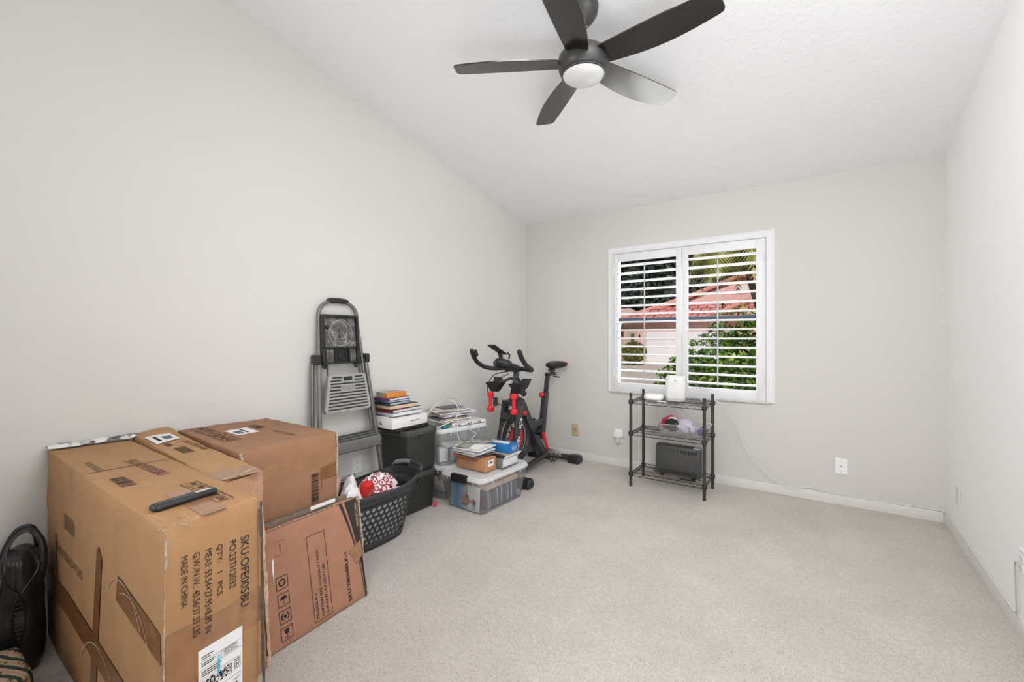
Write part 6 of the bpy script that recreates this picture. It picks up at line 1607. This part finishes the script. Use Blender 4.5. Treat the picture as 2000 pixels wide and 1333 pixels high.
    for k in range(16):
        x = rng.uniform(-1.2, .2); z = rng.uniform(1.35, 1.55); leaves(mb, (x, 6.7, z), (.12, .12, .18), 22, .075, rng)
    for k in range(6): leaves(mb, (-1.95 + .07 * k, 6.4, .45 + .03 * (k % 3)), (.10, .1, .06), 18, .07, rng)
    mb.v = [tuple(V(p) - bo) for p in mb.v]; mb.build('foliage', G1, b, 80)
    mb = MB()
    for k in range(14):
        a = rng.uniform(0, 2 * PI); rr = rng.uniform(.3, 1.0); mb.tube([(rr * .4 * math.cos(a), rr * .4 * math.sin(a), .03), (rr * .8 * math.cos(a), rr * .6 * math.sin(a) - .1, .5), (rr * 1.1 * math.cos(a), rr * .8 * math.sin(a), 1.0)], [.02, .014, .006], 6)
    mb.build('stems', simple('bush_bark', S(92, 76, 58), .9), b)
    G2 = leaf_mat('olive_shrub_leaf', [(.32, S(70, 78, 30)), (.52, S(122, 126, 56)), (.7, S(160, 156, 84))], 8)
    s_ = thing('round_shrub', 'clipped olive green shrub beside the pink house entrance', 'bush', (-7.75, 22.0, gz)); so_ = V((-7.75, 22.0, gz))
    mb = MB(); leaves(mb, (-7.75, 22, .42), (.62, .6, .56), 2600, .10, rng, .25, gz + .2); mb.v = [tuple(V(p) - so_) for p in mb.v]; mb.build('foliage', G2, s_, 80)
    MB().tube([(0, 0, .0), (0.02, 0, .35)], [.05, .04], 8).build('stem', simple('bush_bark', S(92, 76, 58), .9), s_)
    # dark trees closing the view
    G3 = leaf_mat('dark_tree_leaf', [(.3, S(28, 38, 34)), (.5, S(52, 66, 58)), (.62, S(78, 94, 72)), (.75, S(120, 128, 104))], 1.6, .2)
    bark = simple('tree_bark', S(84, 76, 68), .9, var=.2)
    rows = [(-24.5, 43.5, 3.3, 6.6, 'front row, outermost at the left'), (-17.6, 43.5, 3.3, 7.0, 'front row, second from the left'), (-10.7, 43.5, 3.3, 6.5, 'front row, third from the left'), (-3.8, 43.5, 3.3, 7.0, 'front row, third from the right'), (3.1, 43.5, 3.3, 6.6, 'front row, second from the right'), (10.0, 43.5, 3.3, 6.7, 'front row, outermost at the right'),
            (-21.0, 49.5, 3.4, 7.6, 'back row, first from the left'), (-14.0, 49.5, 3.4, 7.2, 'back row, second from the left'), (-7.0, 49.5, 3.4, 7.6, 'back row, third from the left'), (0.0, 49.5, 3.4, 7.3, 'back row, fourth from the left'), (7.0, 49.5, 3.4, 7.6, 'back row, last on the right')]
    for x, y, r, hh, lab in rows:
        t = thing('tree', 'dark leafy tree behind the pink house, ' + lab, 'tree', (x, y, gz), 0, 'trees behind the pink house'); mb = MB()
        leaves(mb, (0, 0, hh), (r * .92, 2.5, hh), 2600, .62, rng, .75, .4, .5, .7)
        mb.build('foliage', G3, t, 80)
        MB().tube([(0, 0, 0), (.2, 0, 3), (.1, .2, 7)], [.35, .28, .15], 8).build('trunk', bark, t)
    # palm: crown just above the view, fronds drooping in front of the roof
    p = thing('palm_tree', 'palm tree with drooping yellow green fronds in front of the pink house', 'palm', (-1.70, 12.6, gz))
    tr = MB(); tr.tube([(0.75, .2, 0), (.55, .1, 1.8), (0, 0, 4.0)], [.09, .08, .07], 10); tr.build('trunk', bark, p)
    G4 = leaf_mat('palm_frond', [(.3, S(130, 142, 70)), (.55, S(190, 192, 110)), (.75, S(222, 212, 150))], 5, .4)
    for k in range(15):
        a = 2 * PI * k / 15 + rng.uniform(-.1, .1); L = rng.uniform(1.15, 1.55); mb = MB(); pts = []
        for i in range(9):
            q = i / 8; rr = L * (math.sin(q * 1.35) / 1.0); z = 4.05 + .25 * math.sin(q * 2.2) - 1.55 * q * q * rng.uniform(.85, 1.1); pts.append(V((rr * math.cos(a), rr * math.sin(a), z)))
        mb.tube(pts, [.016 * (1 - .8 * i / 8) for i in range(9)], 5)
        side = V((-math.sin(a), math.cos(a), 0))
        for i in range(26):
            q = .12 + .88 * i / 25; f = q * 8; j = min(7, int(f)); c = pts[j].lerp(pts[j + 1], f - j); fw = (pts[j + 1] - pts[j]).normalized(); ll = .42 * math.sin(PI * min(1, q * .9 + .1)) + .08
            for s_1 in (-1, 1):
                e = c + side * s_1 * ll * .75 + fw * ll * .45 - V((0, 0, ll * .55)); w_ = fw * .034
                mb.add([c - w_, c + w_, e], [(0, 1, 2)])
        mb.build('frond', G4, p, 80)
outdoors()
# ================================================================== CAMERA, LIGHT, RENDER LOOK
cam = bpy.data.cameras.new('camera'); co = bpy.data.objects.new('camera', cam); COL.objects.link(co)
co.location = (0, 0, H); co.rotation_euler = (R(90), 0, R(34.907)); cam.sensor_width = 36; cam.lens = 858.82 / 2000 * 36
cam.shift_y = -8.75 / 2000; cam.clip_start = 0.05; cam.clip_end = 300
sc.camera = co
def area(name, loc, target, sx, sy, power, col=(1, 1, 1)):
    l = bpy.data.lights.new(name, 'AREA'); l.shape = 'RECTANGLE'; l.size = sx; l.size_y = sy; l.energy = power; l.color = col
    o = bpy.data.objects.new(name, l); COL.objects.link(o); o.location = loc
    o.rotation_euler = (V(target) - V(loc)).to_track_quat('-Z', 'Y').to_euler(); return o
area('added_overhead_fill', (-.05, 1.45, 2.86), (-.10, 2.0, 0.0), 1.1, 1.5, 39, (.975, .985, 1))  # added fill above the view, no fixture there; lifts floor and right wall
fl = area('room_fill_lamp', (-2.2, -1.3, 1.7), (.68, 3.3, 1.4), 1.4, 1.6, 17.5, (.97, .985, 1)); fl.data.spread = R(100)  # added fill behind the camera, aimed at the right wall
area('ceiling_bounce_lamp', (0.0, 0.35, 0.8), (-.2, 1.5, 3.2), 0.9, 0.9, 23, (.97, .985, 1))  # added upward light out of view, brightens the ceiling
area('added_side_fill', (XR - .03, 1.2, 1.5), (-2.6, 2.3, 1.2), 2.4, 1.6, 10.5, (.97, .985, 1))  # added fill by the right wall; no window is modelled there
ff = area('far_fill_lamp', (.25, -.7, 2.7), (-1.5, 3.2, .2), 1.2, 1.0, 11, (.98, .99, 1)); ff.data.spread = R(75)  # added fill for the dim far floor and clutter
sl = area('sky_above_window_lamp', (-1.0, 5.0, 3.3), (-1.0, 4.0, 1.2), 2.4, 1.2, 1000, (.98, .99, 1)); sl.data.spread = R(80)  # unseen area light added outside, boosts skylight on louvers and blade reflection
sun = bpy.data.lights.new('sun', 'SUN'); sun.energy = 3.4; sun.angle = R(1.0); sun.color = (1, 0.96, 0.9)
so = bpy.data.objects.new('sun', sun); COL.objects.link(so); so.location = (0, -5, 12)
so.rotation_euler = V((-0.30, 0.75, -0.62)).to_track_quat('-Z', 'Y').to_euler()
w = bpy.data.worlds.new('sky'); sc.world = w; w.use_nodes = True
nt = w.node_tree; nt.nodes.clear()
bg = nt.nodes.new('ShaderNodeBackground'); ou = nt.nodes.new('ShaderNodeOutputWorld'); sk = nt.nodes.new('ShaderNodeTexSky')
sk.sky_type = 'HOSEK_WILKIE'; sk.sun_direction = (0.3, -0.5, 0.8); sk.turbidity = 3.0
hs = nt.nodes.new('ShaderNodeHueSaturation'); hs.inputs['Saturation'].default_value = 0.45
nt.links.new(sk.outputs[0], hs.inputs['Color']); nt.links.new(hs.outputs[0], bg.inputs['Color']); bg.inputs['Strength'].default_value = 0.6
nt.links.new(bg.outputs[0], ou.inputs[0])
sc.view_settings.view_transform = 'Standard'; sc.view_settings.look = 'None'; sc.view_settings.exposure = 0; sc.view_settings.gamma = 1
sc.cycles.use_denoising = True
sc.cycles.max_bounces = 10; sc.cycles.diffuse_bounces = 6; sc.cycles.transparent_max_bounces = 24
sc.cycles.caustics_reflective = False; sc.cycles.caustics_refractive = False
sc.cycles.sample_clamp_indirect = 6
